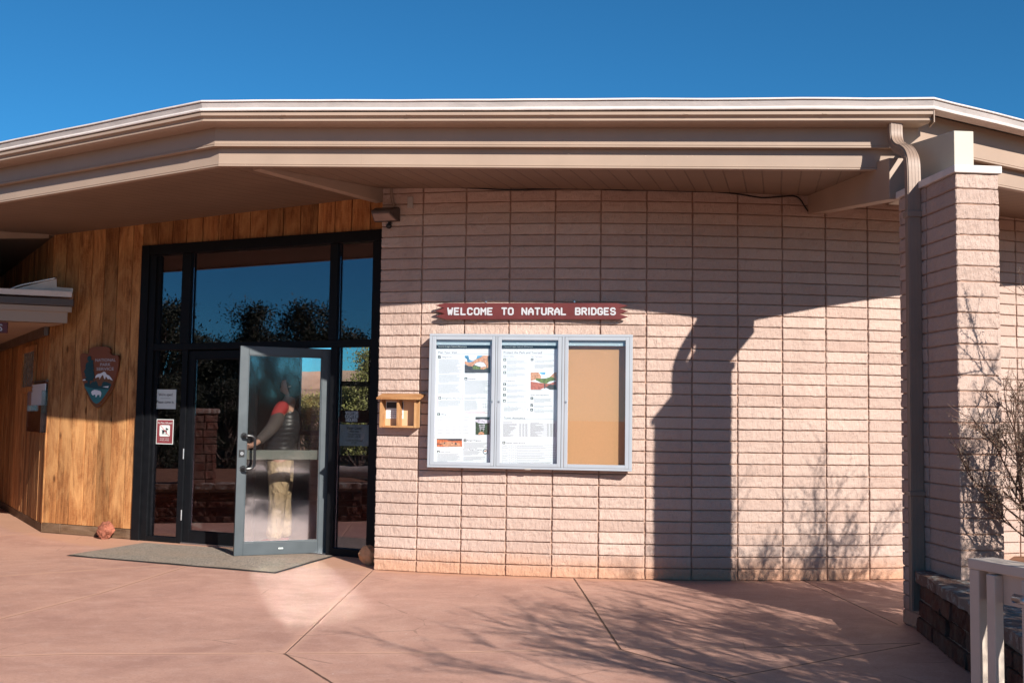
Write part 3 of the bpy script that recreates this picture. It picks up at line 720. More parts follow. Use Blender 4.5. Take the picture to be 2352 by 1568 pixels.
for z in (.30, .95): MB().tube([FL.W(-.012, z - .055, .016), FL.W(-.012, z + .055, .016)], .010, 8).build('hinge', M['steel'], d1)
MB().box(.43, .475, -.002, 0, .065, .078, m2).build('maker_plate', M['sticker_white'], d2)

# interior shell: floor, dark walls, ceiling, back window
FZ = .006
IN = [ST.W(1.40, 0, -.09), ST.W(4.45, 0, -.09), Vector((-.75, 18, 0)), Vector((-8.2, 18, 0)), ST.W(.12, 0, -.12)]
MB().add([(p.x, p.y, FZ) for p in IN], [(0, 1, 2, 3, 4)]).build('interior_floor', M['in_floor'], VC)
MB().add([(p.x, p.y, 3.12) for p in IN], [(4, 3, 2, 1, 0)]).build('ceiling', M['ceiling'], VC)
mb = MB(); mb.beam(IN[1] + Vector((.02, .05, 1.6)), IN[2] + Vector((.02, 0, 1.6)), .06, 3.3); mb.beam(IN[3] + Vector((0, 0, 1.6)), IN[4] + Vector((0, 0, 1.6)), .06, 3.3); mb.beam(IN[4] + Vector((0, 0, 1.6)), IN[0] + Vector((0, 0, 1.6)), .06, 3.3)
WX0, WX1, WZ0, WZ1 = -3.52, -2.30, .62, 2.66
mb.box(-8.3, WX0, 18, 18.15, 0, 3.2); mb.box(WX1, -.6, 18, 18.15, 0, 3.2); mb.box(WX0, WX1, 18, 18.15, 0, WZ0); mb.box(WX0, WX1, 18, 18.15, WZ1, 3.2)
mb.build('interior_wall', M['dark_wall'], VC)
mb = MB()
for q in ((WX0, WX0 + .05, WZ0, WZ1), (WX1 - .05, WX1, WZ0, WZ1), (-2.96, -2.80, WZ0, WZ1), (WX0, WX1, WZ1 - .05, WZ1), (WX0, WX1, WZ0, WZ0 + .05)): mb.box(q[0], q[1], 18.0 - .03, 18.12, q[2], q[3])
mb.box(WX0 + .05, -2.97, 18.0 - .025, 18.11, 1.06, 1.13); mb.box(-2.79, WX1 - .05, 18.0 - .025, 18.11, 1.06, 1.13); mb.box(-2.79, WX1 - .05, 18.0 - .025, 18.11, 1.87, 1.95)
BWN = mb.build('back_window', M['frame'], VC)
# back of the building beside the room
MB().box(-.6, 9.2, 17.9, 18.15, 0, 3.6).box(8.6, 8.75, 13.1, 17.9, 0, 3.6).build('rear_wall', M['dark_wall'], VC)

# ------------------------------------------------------------------ canopy over the side passage
PC = empty('porch_canopy', depth(60, 700, 12.3).xy.to_3d(), 'small tan canopy with rusty white flashing over the shaded side passage', 'canopy')
def cz(y, x, Y): return depth(x, y, Y).z
CF = Frame(depth(165, 700, 12.22), depth(165, 700, 12.22).xy.to_3d() - depth(-160, 700, 11.75).xy.to_3d())
cu = CF.at(165, 700)[0]; mc = CF.M()
def cb(x1, yt, yb, d0, d1, left=-2.2):
    u, zt = CF.at(x1, yt); zb = CF.at(x1, yb)[1]; return (left, u, -d1, -d0, zb, zt)
ZC = 2.362
mb = MB().box(*cb(155, 717, 742, -.05, .0), mc); mb.build('lower_fascia', M['tan'], PC, local=mc)
mb = MB().box(*cb(165, 705.5, 717.5, -.05, .035), mc); mb.build('upper_fascia', M['tan'], PC, local=mc)
mb = MB().box(*cb(170, 688, 704.5, -.05, .07), mc); mb.build('gutter', M['lamp_bronze'], PC, local=mc, bevel=.006)
mb = MB().box(*cb(166, 671, 683.5, -.30, .060), mc); mb.build('roof_edge', M['white'], PC, local=mc)
u_, zt_ = CF.at(166, 671)
mb = MB(); mb.prism([(u_ - .47, zt_), (u_, zt_), (u_, zt_ + .055), (u_ - .17, zt_ + .06), (u_ - .175, zt_ + .155), (u_ - .62, zt_ + .01)], CF.W, -.12, -.10)
mb.build('flashing', M['cap'], PC)
E1 = [CF.W(u_ - .66, zt_ + .0, -.09), CF.W(u_ - .55, zt_ + .055, -.09), CF.W(u_ - .40, zt_ + .10, -.09), CF.W(u_ - .17, zt_ + .165, -.09)]
MB().tube(densify(E1, 5), .013, 8).build('pipe', M['steel'], PC, smooth=True)
MB().add([tuple(CF.W(-2.2, ZC, .0)), tuple(CF.W(cu - .06, ZC, -.05)), tuple(SIDE.W(-.02, ZC, .01)), tuple(SIDE.W(-6.4, ZC, .01)), tuple(SIDE.W(-6.4, ZC, 2.6))], [(0, 1, 2, 3, 4)]).build('ceiling', M['tan'], PC)
mb = MB(); mb.box(-6.4, -.05, -.06, -.012, ZC - .10, ZC + .01, ms); mb.build('trim', M['lamp_bronze'], PC)
mb = MB(); q4 = [CF.W(-2.2, zt_, -.3), CF.W(u_ - .02, zt_, -.05), SIDE.W(-.02, zt_ + .06, .01), SIDE.W(-6.4, zt_ + .1, .01), SIDE.W(-6.4, zt_ + .1, 2.6)]
mb.add([tuple(p) for p in q4], [(0, 1, 2, 3, 4)]); mb.build('roof', M['roof'], PC)
# end of the side passage
MB().box(0, 3.6, 0, .1, 0, 3.7, Frame(SIDE.W(-6.4, 0, 3.5), SIDE.n * -1).M()).build('passage_end_wall', M['wood'], VC)

MB().box(-6.4, -.9, -2.72, -2.6, 0, 3.4, ms).build('unseen_shade_wall', M['wood'], VC, local=ms)  # added wall out of view, keeps sky light off the side passage
# hanging restroom sign (only its last letter reaches into the picture)
HS = Frame(depth(-120, 752, 11.95), (1, .12)); ux, uz = HS.at(18.5, 740); _, ub = HS.at(18.5, 765)
RS = empty('restroom_sign', HS.W(ux - .4, ub), 'dark maroon hanging sign ending in a white letter S under the canopy', 'sign')
MB().box(ux - .86, ux, -.01, .01, ub, uz, HS.M()).build('board', M['maroon'], RS, bevel=.002)
MB().box(ux - .7, ux - .69, -.004, .004, uz, ZC + .02, HS.M()).build('hanger', M['steel'], RS)
MB().box(ux - .16, ux - .15, -.004, .004, uz, ZC + .02, HS.M()).build('hanger', M['steel'], RS)
txt('lettering', 'RESTROOMS', .075, HS.W, ux - .05, (uz + ub) / 2 - .037, M['lettering'], RS, d=.0125, align='RIGHT', bold=.02)

# clear leaflet holder on the side wall
u0, u1, z0, z1 = rel(SIDE, 69, 880, 96, 993, .05)
LH = empty('leaflet_holder', SIDE.W((u0 + u1) / 2, z0), 'clear plastic leaflet holder on the dark side wall by the corner', 'leaflet holder')
mb = MB().box(u0, u1, -.008, -.002, z0, z1, ms).box(u0, u0 + .004, -.07, -.009, z0, z1 - .1, ms).box(u1 - .004, u1, -.07, -.009, z0, z1 - .1, ms).box(u0 + .005, u1 - .005, -.07, -.066, z0, z1 - .34, ms).box(u0 + .005, u1 - .005, -.065, -.009, z0, z0 + .004, ms)
mb.build('tray', M['acrylic'], LH)
MB().box(u0, u1, -.035, -.0015, z1 + .001, z1 + .02, ms).build('hood', M['lamp_bronze'], LH)
tag(MB().box(u0 + .02, u1 - .03, -.030, -.022, z1 - .27, z1 - .02, ms).build('leaflet', M['paper'], None), 'stack of white leaflets standing in the clear holder', 'leaflets')

# ------------------------------------------------------------------ arrowhead emblem on the cedar wall
AF = Frame(ST.W(0, 0, .012), ST.u)
AZ = lambda x, y: AF.at((300 + x / 5.805) * s_, (1370 + y / 5.805) * s_, .03)
AO = [(325,170),(350,130),(420,100),(520,88),(640,88),(740,97),(790,115),(815,165),(800,215),(815,255),(850,285),(900,293),(975,288),(1000,310),(1010,400),(1000,520),(980,640),(945,770),(900,880),(850,985),(790,1090),(720,1200),(640,1310),(560,1400),(500,1425),(430,1395),(375,1320),(330,1230),(290,1140),(250,1070),(215,1000),(185,900),(160,780),(140,640),(125,480),(122,340),(130,270),(165,243),(235,250),(280,262),(315,240),(320,205)]
AS = empty('arrowhead_sign', ST.W(.74, 1.44, .02), 'brown carved arrowhead emblem board with pine, white mountain and bison on the cedar wall', 'sign')
po = [AZ(*p) for p in AO]
mb = MB(); mb.prism(po, AF.W, .001, .030); mb.build('board', M['sign_brown'], AS)
# thick carved lower rim
ce = AZ(560, 700)
mb = MB(); rim = []
for k_, (u, z) in enumerate(po):
    f = 1.0 + (.035 if z < ce[1] - .05 else 0) ; j = RNG.uniform(-.006, .006) if z < ce[1] else 0
    rim.append((ce[0] + (u - ce[0]) * f + j, ce[1] + (z - ce[1]) * f - (.03 if z < ce[1] - .12 else 0) + j))
mb.prism(rim, AF.W, .0, .018); mb.build('carved_rim', M['sign_edge'], AS)
def patch(name, pts, mat, d, mapper, F, parent, th=.003):
    mb = MB()
    for P in (pts if isinstance(pts[0][0], tuple) else [pts]): mb.prism([mapper(*p) for p in P], F.W, d, d + th)
    return mb.build(name, mat, parent)
patch('hill', [(440,860),(560,800),(680,690),(760,760),(900,880),(850,985),(820,960),(760,930),(650,920),(620,1005),(545,1005),(520,940),(420,950),(340,950),(330,900)], M['sign_hill'], .0305, AZ, AF, AS, .002)
patch('meadow', [(215,1000),(300,1030),(420,1055),(640,1075),(800,1075),(720,1195),(640,1305),(560,1395),(500,1418),(435,1385),(380,1310),(335,1225),(290,1130),(250,1065)], M['sign_teal'], .0305, AZ, AF, AS, .003)
patch('forest', [(215,1000),(240,950),(270,925),(300,970),(345,975),(400,920),(430,900),(460,920),(490,880),(520,920),(545,1008),(620,1008),(650,915),(700,905),(760,920),(830,950),(850,985),(800,1078),(640,1078),(420,1058),(300,1033)], M['sign_pine'], .0310, AZ, AF, AS, .0034)
patch('pine', [(345,308),(375,318),(385,360),(380,400),(410,405),(440,420),(425,470),(440,530),(425,570),(455,590),(430,630),(450,680),(450,720),(465,780),(450,830),(420,850),(440,880),(350,890),(345,980),(295,980),(300,890),(235,870),(225,840),(280,800),(230,770),(250,740),(215,670),(260,600),(250,560),(265,490),(310,450),(335,440),(300,410),(295,350),(320,318)], M['sign_pine'], .0345, AZ, AF, AS, .003)
patch('snow_peak', [(475,815),(495,760),(540,725),(600,715),(650,690),(680,672),(715,690),(740,735),(800,765),(840,810),(880,875),(835,860),(800,835),(775,850),(750,810),(720,780),(700,850),(680,820),(665,760),(640,750),(600,810),(570,850),(580,800),(560,800),(520,800),(495,820)], M['sign_white'], .0330, AZ, AF, AS, .003)
patch('lake', [[(185,880),(205,855),(240,848),(260,865),(250,880)], [(650,1022),(760,1010),(795,1010),(780,1030),(778,1047),(730,1040)]], M['sign_white'], .0350, AZ, AF, AS, .003)
patch('bison', [(390,1140),(420,1110),(470,1092),(520,1100),(590,1118),(615,1145),(620,1190),(610,1225),(597,1260),(582,1258),(588,1215),(540,1208),(522,1225),(510,1260),(487,1260),(490,1215),(460,1200),(445,1215),(425,1225),(410,1205),(395,1180)], M['sign_white'], .0350, AZ, AF, AS, .004)
for s, x, y, w in (('NATIONAL', 705, 437, 470), ('PARK', 703, 540, 240), ('SERVICE', 700, 642, 400)):
    a = AZ(x - w / 2, y); b_ = AZ(x + w / 2, y); c_ = AZ(x, y); tz = AZ(x, y - 68)[1] - c_[1]
    txt('lettering', s, tz, AF.W, c_[0], c_[1], M['lettering'], AS, d=.0315, width=(b_[0] - a[0]), bold=.012)

# ------------------------------------------------------------------ papers and stickers on the entrance glass
def sheet_on(fr, name, x0, y0, x1, y1, d, mat, label, cat, th=.0015):
    u0, u1, z0, z1 = rel(fr, x0, y0, x1, y1, d)
    e = empty(name, fr.W((u0 + u1) / 2, z0, d), label, cat)
    MB().box(u0, u1, -d - th, -d, z0, z1, fr.M()).build('sheet', mat, e)
    return e, u0, u1, z0, z1
e, u0, u1, z0, z1 = sheet_on(ST, 'open_sign', 357.5, 894, 403.5, 939, -.0385, M['sticker_white'], 'white paper reading We\'re open! Please come in. taped to the left sidelight', 'paper sign')
uc = (u0 + u1) / 2; w = u1 - u0; h = z1 - z0
txt('lettering', "We're open!", .030, ST.W, uc, z0 + h * .67, M['black_ink'], e, -.0364, width=w * .68, bold=.02)
txt('lettering', 'Please come in.', .030, ST.W, uc, z0 + h * .29, M['black_ink'], e, -.0364, width=w * .84, bold=.02)
MB().box(uc - w * .24, uc + w * .24, .0362, .0366, z0 + h * .535, z0 + h * .548, ST.M()).build('rule', M['black_ink'], e)
e, u0, u1, z0, z1 = sheet_on(ST, 'pets_sign', 360.5, 962, 397, 1020, -.0385, M['sticker_white'], 'maroon No Pets Allowed sticker with a struck-out dog on the left sidelight', 'sticker')
w = u1 - u0; h = z1 - z0; uc = (u0 + u1) / 2
MB().box(u0 + .008, u1 - .008, .0362, .0366, z0 + .008, z1 - .008, ST.M()).build('field', M['pets'], e)
PM = lambda x, y: (u0 + (x - 175) / (545 - 175) * w, z1 - (y - 838) / (1425 - 838) * h)
rr = []
for cx_, cy_, a0 in ((445, 1218, 0), (275, 1218, 90), (275, 1005, 180), (445, 1005, 270)):
    for q in range(4): t = radians(a0 + q * 30); rr.append((cx_ + cos(t) * 28, cy_ + sin(t) * 28))
patch('pictogram_panel', rr, M['sticker_white'], -.0360, PM, ST, e, .0004)
patch('dog', [[(285,1085),(310,1095),(405,1095),(410,1130),(400,1200),(383,1200),(385,1145),(345,1140),(355,1195),(340,1195),(325,1150),(318,1195),(303,1195),(305,1110)], [(383,1035),(442,1070),(430,1092),(383,1085)]], M['black_ink'], -.0354, PM, ST, e, .0004)
patch('slash', [(263,990),(272,985),(460,1222),(451,1230)], M['red_ink'], -.0349, PM, ST, e, .0004)
txt('lettering', 'No Pets Allowed', .020, ST.W, uc, PM(0, 945)[1], M['sticker_white'], e, -.0359, width=w * .84)
txt('lettering', 'Except trained', .011, ST.W, uc, PM(0, 1303)[1], M['sticker_white'], e, -.0359, width=w * .52)
txt('lettering', 'service animals', .011, ST.W, uc, PM(0, 1345)[1], M['sticker_white'], e, -.0359, width=w * .55)
IF = Frame(ST.W(0, 0, -.058), ST.u)
e, u0, u1, z0, z1 = sheet_on(IF, 'hours_board', 771, 941, 847.5, 971, 0, M['maroon'], 'maroon board reading VISITOR CENTER HOURS behind the right sidelight', 'sign', .012)
mb = MB(); h = z1 - z0; uc = (u0 + u1) / 2; u_c = IF.at(810.5, 955)[0]
for s, k_, w_ in (('VISITOR', .68, .145), ('CENTER', .39, .147), ('HOURS', .10, .128)): stroke_text(mb, s, IF.W, u_c - w_ / 2 - .005, z0 + h * k_, w_, h * .21, .0075, .0125, .015)
mb.build('lettering', M['bright_paper'], e)
e, u0, u1, z0, z1 = sheet_on(IF, 'hours_sheet', 781, 974, 847, 1024.5, .0, M['bright_paper'], 'white printed sheet of winter opening hours below the maroon hours board', 'paper sign')
w = u1 - u0; h = z1 - z0; uc = (u0 + u1) / 2
for s, y, k_, wd in (('Visitor Center', .77, .030, .53), ('Winter Hours', .64, .018, .33), ('Thursday-Monday', .51, .018, .43), ('9:00 AM - 5:00 PM', .39, .018, .45), ('Tuesday and Wednesday', .22, .018, .59), ('CLOSED', .10, .018, .19)):
    txt('lettering', s, k_, IF.W, uc, z0 + h * y, M['black_ink'], e, .0020, width=w * wd, bold=.02 if y > .6 else 0)

# ------------------------------------------------------------------ doormat and stones
mq = [ground(152, 1276), ground(633, 1317), ground(770, 1277), ground(330, 1247)]
DM = empty('doormat', (mq[0] + mq[2]) / 2, 'worn grey doormat with black rubber edge lying before the open door', 'doormat')
def quad_in(q, d):
    c = sum(q, Vector()) / 4; out = []
    for i in range(4):
        a = (q[i - 1] - q[i]).normalized(); b_ = (q[(i + 1) % 4] - q[i]).normalized(); out.append(q[i] + (a + b_) * d)
    return out
qi = quad_in(mq, .022)
mb = MB(); nx, ny = 60, 24; 
for j in range(ny + 1):
    for i in range(nx + 1):
        p = qi[0].lerp(qi[1], i / nx).lerp(qi[3].lerp(qi[2], i / nx), j / ny); mb.v.append((p.x, p.y, .011 + .004 * noise.noise((p.x * 3, p.y * 3, 0))))
for j in range(ny):
    for i in range(nx): a = j * (nx + 1) + i; mb.f.append((a, a + 1, a + nx + 2, a + nx + 1))
mb.build('carpet', M['mat'], DM)
mb = MB(); vs = [(p.x, p.y, .004) for p in mq] + [(p.x, p.y, .010) for p in qi] ; mb.add(vs, [(i, (i + 1) % 4, 4 + (i + 1) % 4, 4 + i) for i in range(4)]).build('rubber_edge', M['rubber'], DM)
def rock(name, c, rx, ry, rz, mat, seed, label, rough=.30, facets=7, rot=0):
    bm = bmesh.new(); bmesh.ops.create_icosphere(bm, subdivisions=5, radius=1)
    r = random.Random(seed); pl = []
    for _ in range(facets + 13):
        n = Vector((r.uniform(-1, 1), r.uniform(-1, 1), r.uniform(-.8, 1))).normalized(); pl.append((n, r.uniform(.58, .80)))
    for v in bm.verts:
        p = v.co.copy()
        for n, d in pl:
            k_ = p.dot(n) - d
            if k_ > 0: p -= n * k_
        q = p + p.normalized() * (rough * .22 * noise.fractal(p * 3.2 + Vector((seed, 0, 0)), 1, 2, 5))
        v.co = (q.x * rx, q.y * ry, max(-.80, q.z) * rz)
    me = bpy.data.meshes.new(name); bm.to_mesh(me); bm.free(); me.materials.append(mat)
    o = bpy.data.objects.new(name, me); link(o, None, Matrix.Translation(c + Vector((0, 0, rz * .80))) @ Matrix.Rotation(rot, 4, 'Z')); return tag(o, label, 'rock', 'loose rocks by the entrance')
rock('rock', ground(242, 1237), .122, .10, .122, M['red_rock'], 4, 'rough red rock on the ground against the cedar wall', .5)
rock('rock', ground(840, 1300) + Vector((.0, .12, 0)), .105, .10, .120, M['tan_rock'], 11, 'smooth tan rock on the ground at the corner of the block wall', .2, 4)

# ------------------------------------------------------------------ things on the block wall
def tangent(s, off): 
    a = A0 + s / R; p = arc(a, R + off); return Frame(p, (cos(a), sin(a)))
# welcome board
WF = tangent(1.41, .004); ZA = lambda x, y: WF.at((1400 + x / 1.96) * s_, (700 + y / 1.96) * s_, .034)
WS = empty('welcome_sign', WF.W(0, 2.26), 'long maroon board with notched ends reading WELCOME TO NATURAL BRIDGES above the notice case', 'sign')
po = [ZA(*p) for p in [(745,1003),(2092,1003),(2180,1023),(2112,1045),(2180,1067),(2112,1089),(2180,1111),(2112,1132),(745,1132),(668,1106),(738,1087),(668,1066),(735,1044),(668,1020)]]
MB().prism(po[::-1], WF.W, .004, .034).build('board', M['maroon'], WS, bevel=.004)
mb = MB()
for s, x0, x1 in (('WELCOME', 768, 1115), ('TO', 1192, 1277), ('NATURAL', 1350, 1692), ('BRIDGES', 1770, 2078)):
    a = ZA(x0, 1092); b_ = ZA(x1, 1092); t = ZA(x0, 1044); stroke_text(mb, s, WF.W, a[0], a[1], b_[0] - a[0], t[1] - a[1], .0145, .0342, .0370)
mb.build('lettering', M['lettering'], WS)
for x in (1065, 1760): 
    u, z = ZA(x, 992); MB().tube([WF.W(u, z, .0), WF.W(u, z, .028)], .008, 8).build('bolt', M['steel'], WS)

# notice case with three glazed doors
NC = tangent(1.40, .006); ZB = lambda x, y, d=.09: NC.at((1700 + x / 2.412) * s_, (1300 + y / 2.412) * s_, d)
mN = NC.M()
def rz(x0, y0, x1, y1, d=.09):
    a = ZB(x0, y0, d); b_ = ZB(x1, y1, d); return a[0], b_[0], b_[1], a[1]
O = rz(45, 82, 1995, 1410); D3 = [rz(68, 106, 662, 1364), rz(703, 107, 1307, 1374), rz(1350, 107, 1965, 1384)]
G3 = [rz(108, 143, 628, 1330), rz(740, 143, 1271, 1338), rz(1385, 143, 1927, 1346)]
zt, zb = (D3[0][3] + D3[1][3]) / 2, (D3[0][2] + D3[1][2] + D3[2][2]) / 3; gt, gb = sum(g[3] for g in G3) / 3, sum(g[2] for g in G3) / 3
KC = empty('notice_case', NC.W((O[0] + O[1]) / 2, O[2]), 'wide silver notice case with three glazed doors and an empty right bay', 'notice case')
mb = MB()
def nb(mb, u0, u1, z0, z1, d0, d1): return mb.box(u0, u1, -d1, -d0, z0, z1, mN)
nb(mb, O[0], O[1], zt, O[3], .0, .090); nb(mb, O[0], O[1], O[2], zb, .0, .090)
nb(mb, O[0], D3[0][0], zb, zt, .0, .090); nb(mb, D3[2][1], O[1], zb, zt, .0, .090)
for i in (0, 1): nb(mb, D3[i][1] + .002, D3[i + 1][0] - .002, zb, zt, .0, .0895)
nb(mb, O[0] + .004, O[1] - .004, O[2] + .004, O[3] - .004, .001, .008)
CB = mb.build('cabinet', M['alu'], KC, local=mN, bevel=.0025)
u, z = ZB(992, 1388); nb(MB(), u - .026, u + .026, z - .006, z + .006, .0902, .0915).build('maker_plate', M['plate'], CB)
for i in range(3):
    a, b_, _, _ = D3[i]; g0, g1 = G3[i][0], G3[i][1]; a += .0015; b_ -= .0015; z0, z1 = zb + .0015, zt - .0015
    mb = MB(); nb(mb, a, g0, z0, z1, .072, .0935); nb(mb, g1, b_, z0, z1, .072, .0935); nb(mb, g0, g1, gt, z1, .072, .0932); nb(mb, g0, g1, z0, gb, .072, .0932)
    dr = mb.build('case_door', M['alu'], KC, local=mN, bevel=.003)
    nb(MB(), g0 + .001, g1 - .001, gb + .001, gt - .001, .078, .081).build('pane', M['case_glass'], dr)
    lx, ly = ((649, 735), (713, 737), (1360, 740))[i]; u, z = ZB(lx, ly, .1); MB().tube([NC.W(u, z, .0934), NC.W(u, z, .100)], .0085, 14).build('lock', M['steel'], dr)
    hz = ZB(600, 193, .062)[1]; nb(MB(), a, b_, hz, zt - .004, .055, .060).build('header_strip', M['header'], CB)
    ck = nb(MB(), a, b_, zb + .004, zt - .004, .0085, .0125 if i < 2 else .014).build('cork_panel', M['cork'], CB)
PD_ = .040
def photo(name, rect, layers, mapper, F, parent, d):
    x0, y0, x1, y1 = rect; mb = MB(); mats = []; fm = []
    for k_, (m_, poly) in enumerate(layers):
        if m_ not in mats: mats.append(m_)
        n0 = len(mb.f); mb.prism([mapper(x0 + p[0] * (x1 - x0), y0 + p[1] * (y1 - y0)) for p in poly], F.W, d, d + .0004 + .00025 * k_); fm += [mats.index(m_)] * (len(mb.f) - n0)
    return mb.build(name, None, parent, mats=mats, fmat=fm)
C_ = lambda n, c, v=.3, s=40: plain(n, c, .6, v, s)
pm = dict(sky=C_('print_sky', (.10, .33, .55), .5, 14), cloud=C_('print_cloud', (.72, .76, .80), .1), arch=C_('print_sandstone', (.50, .25, .14), .45, 60), dark=C_('print_shadow', (.05, .045, .05), .4), green=C_('print_foliage', (.12, .17, .04), .6, 90), red=C_('print_red_rock', (.40, .12, .08), .4, 60), water=C_('print_water', (.06, .05, .045), .4), snowy=C_('print_ledge', (.55, .52, .58), .5, 90), deep=C_('print_deep_green', (.035, .07, .04), .7, 90), orange=C_('print_ruin', (.50, .13, .05), .6, 70))
SQ = [(0, 0), (1, 0), (1, 1), (0, 1)]
def poster(i, name, label, x0, x1, y1):
    r = rz(x0, 190, x1, y1, PD_); e = empty(name, NC.W((r[0] + r[1]) / 2, r[2], PD_), label, 'poster')
    nb(MB(), r[0], r[1], max(r[2], zb + .006), r[3], PD_ - .002, PD_).build('sheet', M['paper'], e)
    return e
Q = lambda x, y: ZB(x, y, PD_)
def rects(e, name, mat, L, d=PD_ + .0004):
    mb = MB()
    for x0, y0, x1, y1 in L: mb.prism([Q(x0, y0), Q(x1, y0), Q(x1, y1), Q(x0, y1)], NC.W, d - .0003, d)
    return mb.build(name, mat, e)
def lines(x0, y0, x1, n, dy, r, t=1.5): return [(x0, y0 + k * dy - t, x0 + (x1 - x0) * (1 if k < n - 1 else .55) * r.uniform(.78, 1), y0 + k * dy + t) for k in range(n)]
def head(e, s, x, y, cap, x1, mat=None, bold=0):
    a = Q(x, y); b_ = Q(x1, y); c_ = Q(x, y - cap); return txt('heading', s, c_[1] - a[1], NC.W, a[0], a[1], mat or M['ink'], e, PD_ + .0006, 'LEFT', b_[0] - a[0], bold)
# poster one
r_ = random.Random(3); P1 = poster(0, 'visit_poster', 'white poster headed Plan Your Visit behind the left glass door', 88, 632, 1338)
rects(P1, 'title_bar', M['black_ink'], [(98, 193, 632, 229)]); head(P1, 'Natural Bridges National Monument', 126, 210, 12, 402, M['sticker_white'], .02)
head(P1, 'Plan Your Visit', 126, 272, 21, 307); rects(P1, 'rule', M['pale_ink'], [(126, 279, 618, 281.5)])
for s, x, y, c_, x1 in (('Things to Do', 159, 313, 12, 258), ('Camping', 415, 522, 12, 486), ('Hiking', 152, 865, 12, 204), ('Ranger Programs', 406, 1116, 13, 542), ('Junior Ranger Program', 370, 1203, 13, 553), ('Health Advisory', 148, 1225, 9, 246)): head(P1, s, x, y, c_, x1, bold=.01)
head(P1, 'Emergencies After Hours', 163, 710, 12, 357, bold=.01); head(P1, 'If the Campground is Full', 378, 691, 9, 530, M['pale_ink'])
rects(P1, 'icon', M['black_ink'], [(125, 294, 152, 321), (381, 503, 408, 530), (130, 689, 155, 714), (119, 846, 145, 872), (373, 1098, 400, 1124), (117, 1208, 141, 1231)])
def icon(P, x, y, s, kind):
    k_ = {'tri': [(.5, .15), (.85, .85), (.15, .85)], 'cross': [(.38, .15), (.62, .15), (.62, .38), (.85, .38), (.85, .62), (.62, .62), (.62, .85), (.38, .85), (.38, .62), (.15, .62), (.15, .38), (.38, .38)], 'walk': [(.45, .1), (.6, .15), (.55, .4), (.75, .9), (.6, .9), (.48, .6), (.3, .9), (.2, .85), (.38, .5), (.35, .35)], 'dot': [(.5 + .3 * cos(t * pi / 4), .5 + .3 * sin(t * pi / 4)) for t in range(8)], 'hat': [(.15, .7), (.3, .6), (.4, .3), (.6, .3), (.7, .6), (.85, .7)], 'tick': [(.15, .5), (.3, .45), (.42, .65), (.75, .15), (.85, .25), (.45, .88)]}[kind]
    MB().prism([Q(x + a * s, y + b_ * s) for a, b_ in k_][::-1], NC.W, PD_ + .0005, PD_ + .0008).build('icon_mark', M['sticker_white'], P)
for x, y, s, k_ in ((125, 294, 27, 'tick'), (381, 503, 27, 'tri'), (130, 689, 25, 'cross'), (119, 846, 26, 'walk'), (373, 1098, 27, 'hat'), (117, 1208, 24, 'tri')): icon(P1, x, y, s, k_)
L = lines(130, 332, 355, 14, 10.1, r_) + lines(130, 483, 350, 8, 10.1, r_) + lines(125, 572, 345, 9, 10.1, r_) + lines(382, 540, 628, 13, 10.2, r_) + lines(378, 702, 612, 2, 10, r_) + lines(378, 731, 510, 10, 10, r_) + lines(128, 731, 345, 6, 10.4, r_) + lines(375, 1135, 615, 6, 10, r_) + lines(370, 1215, 545, 5, 9, r_) + lines(370, 1268, 590, 5, 9, r_) + lines(118, 1243, 340, 8, 10, r_) + lines(116, 1180, 350, 1, 9, r_) + lines(385, 466, 620, 1, 8, r_) + lines(486, 1062, 590, 1, 8, r_)
for y in range(886, 1045, 14):
    if y not in (942,): L += [(118 + c_, y - 1.3, 118 + c_ + w_ * r_.uniform(.6, 1), y + 1.3) for c_, w_ in ((0, 66), (80, 56), (143, 48), (208, 26), (248, 66))]
rects(P1, 'print', M['pale_ink'], L)
bx = [(120, 680, 365, 682.2), (120, 802, 363, 804.2), (120, 682.2, 122.2, 802), (362, 682.2, 364.4, 802)]; rects(P1, 'red_box', M['red_ink'], bx + [(378, 836, 580, 838.5), (378, 846, 612, 848.5)])
rects(P1, 'map_box', M['pale_ink'], [(519, 729, 624, 730.5), (519, 825, 624, 826.5), (519, 730, 520.5, 825), (622, 730, 624, 825), (545, 760, 590, 762), (555, 790, 600, 792), (560, 745, 562, 810), (585, 750, 587, 800)])
photo('photograph', (383, 294, 629, 460), [(pm['sky'], SQ), (pm['cloud'], [(.15, .0), (.5, .0), (.45, .2), (.3, .3), (.18, .22)]), (pm['cloud'], [(.0, .12), (.08, .2), (.1, .35), (0, .34)]), (pm['dark'], [(0, .55), (1, .5), (1, 1), (0, 1)]), (pm['arch'], [(0, .3), (.15, .4), (.3, .35), (.45, .22), (.6, .12), (.72, 0), (1, 0), (1, .55), (.88, .75), (.84, .55), (.74, .40), (.6, .36), (.48, .4), (.38, .5), (.3, .62), (.15, .6), (.05, .52), (0, .5)]), (pm['cloud'], [(.38, .52), (.48, .42), (.6, .38), (.74, .42), (.82, .55), (.84, .65), (.7, .68), (.5, .60)]), (pm['green'], [(.3, .64), (.42, .58), (.62, .68), (.86, .72), (.84, .80), (.5, .80), (.32, .78)]), (pm['arch'], [(.62, .68), (.8, .62), (.88, .70), (.74, .80), (.62, .78)]), (pm['dark'], [(.9, .05), (1, 0), (1, 1), (.92, .95), (.93, .5)])], Q, NC, P1, PD_ + .0002)
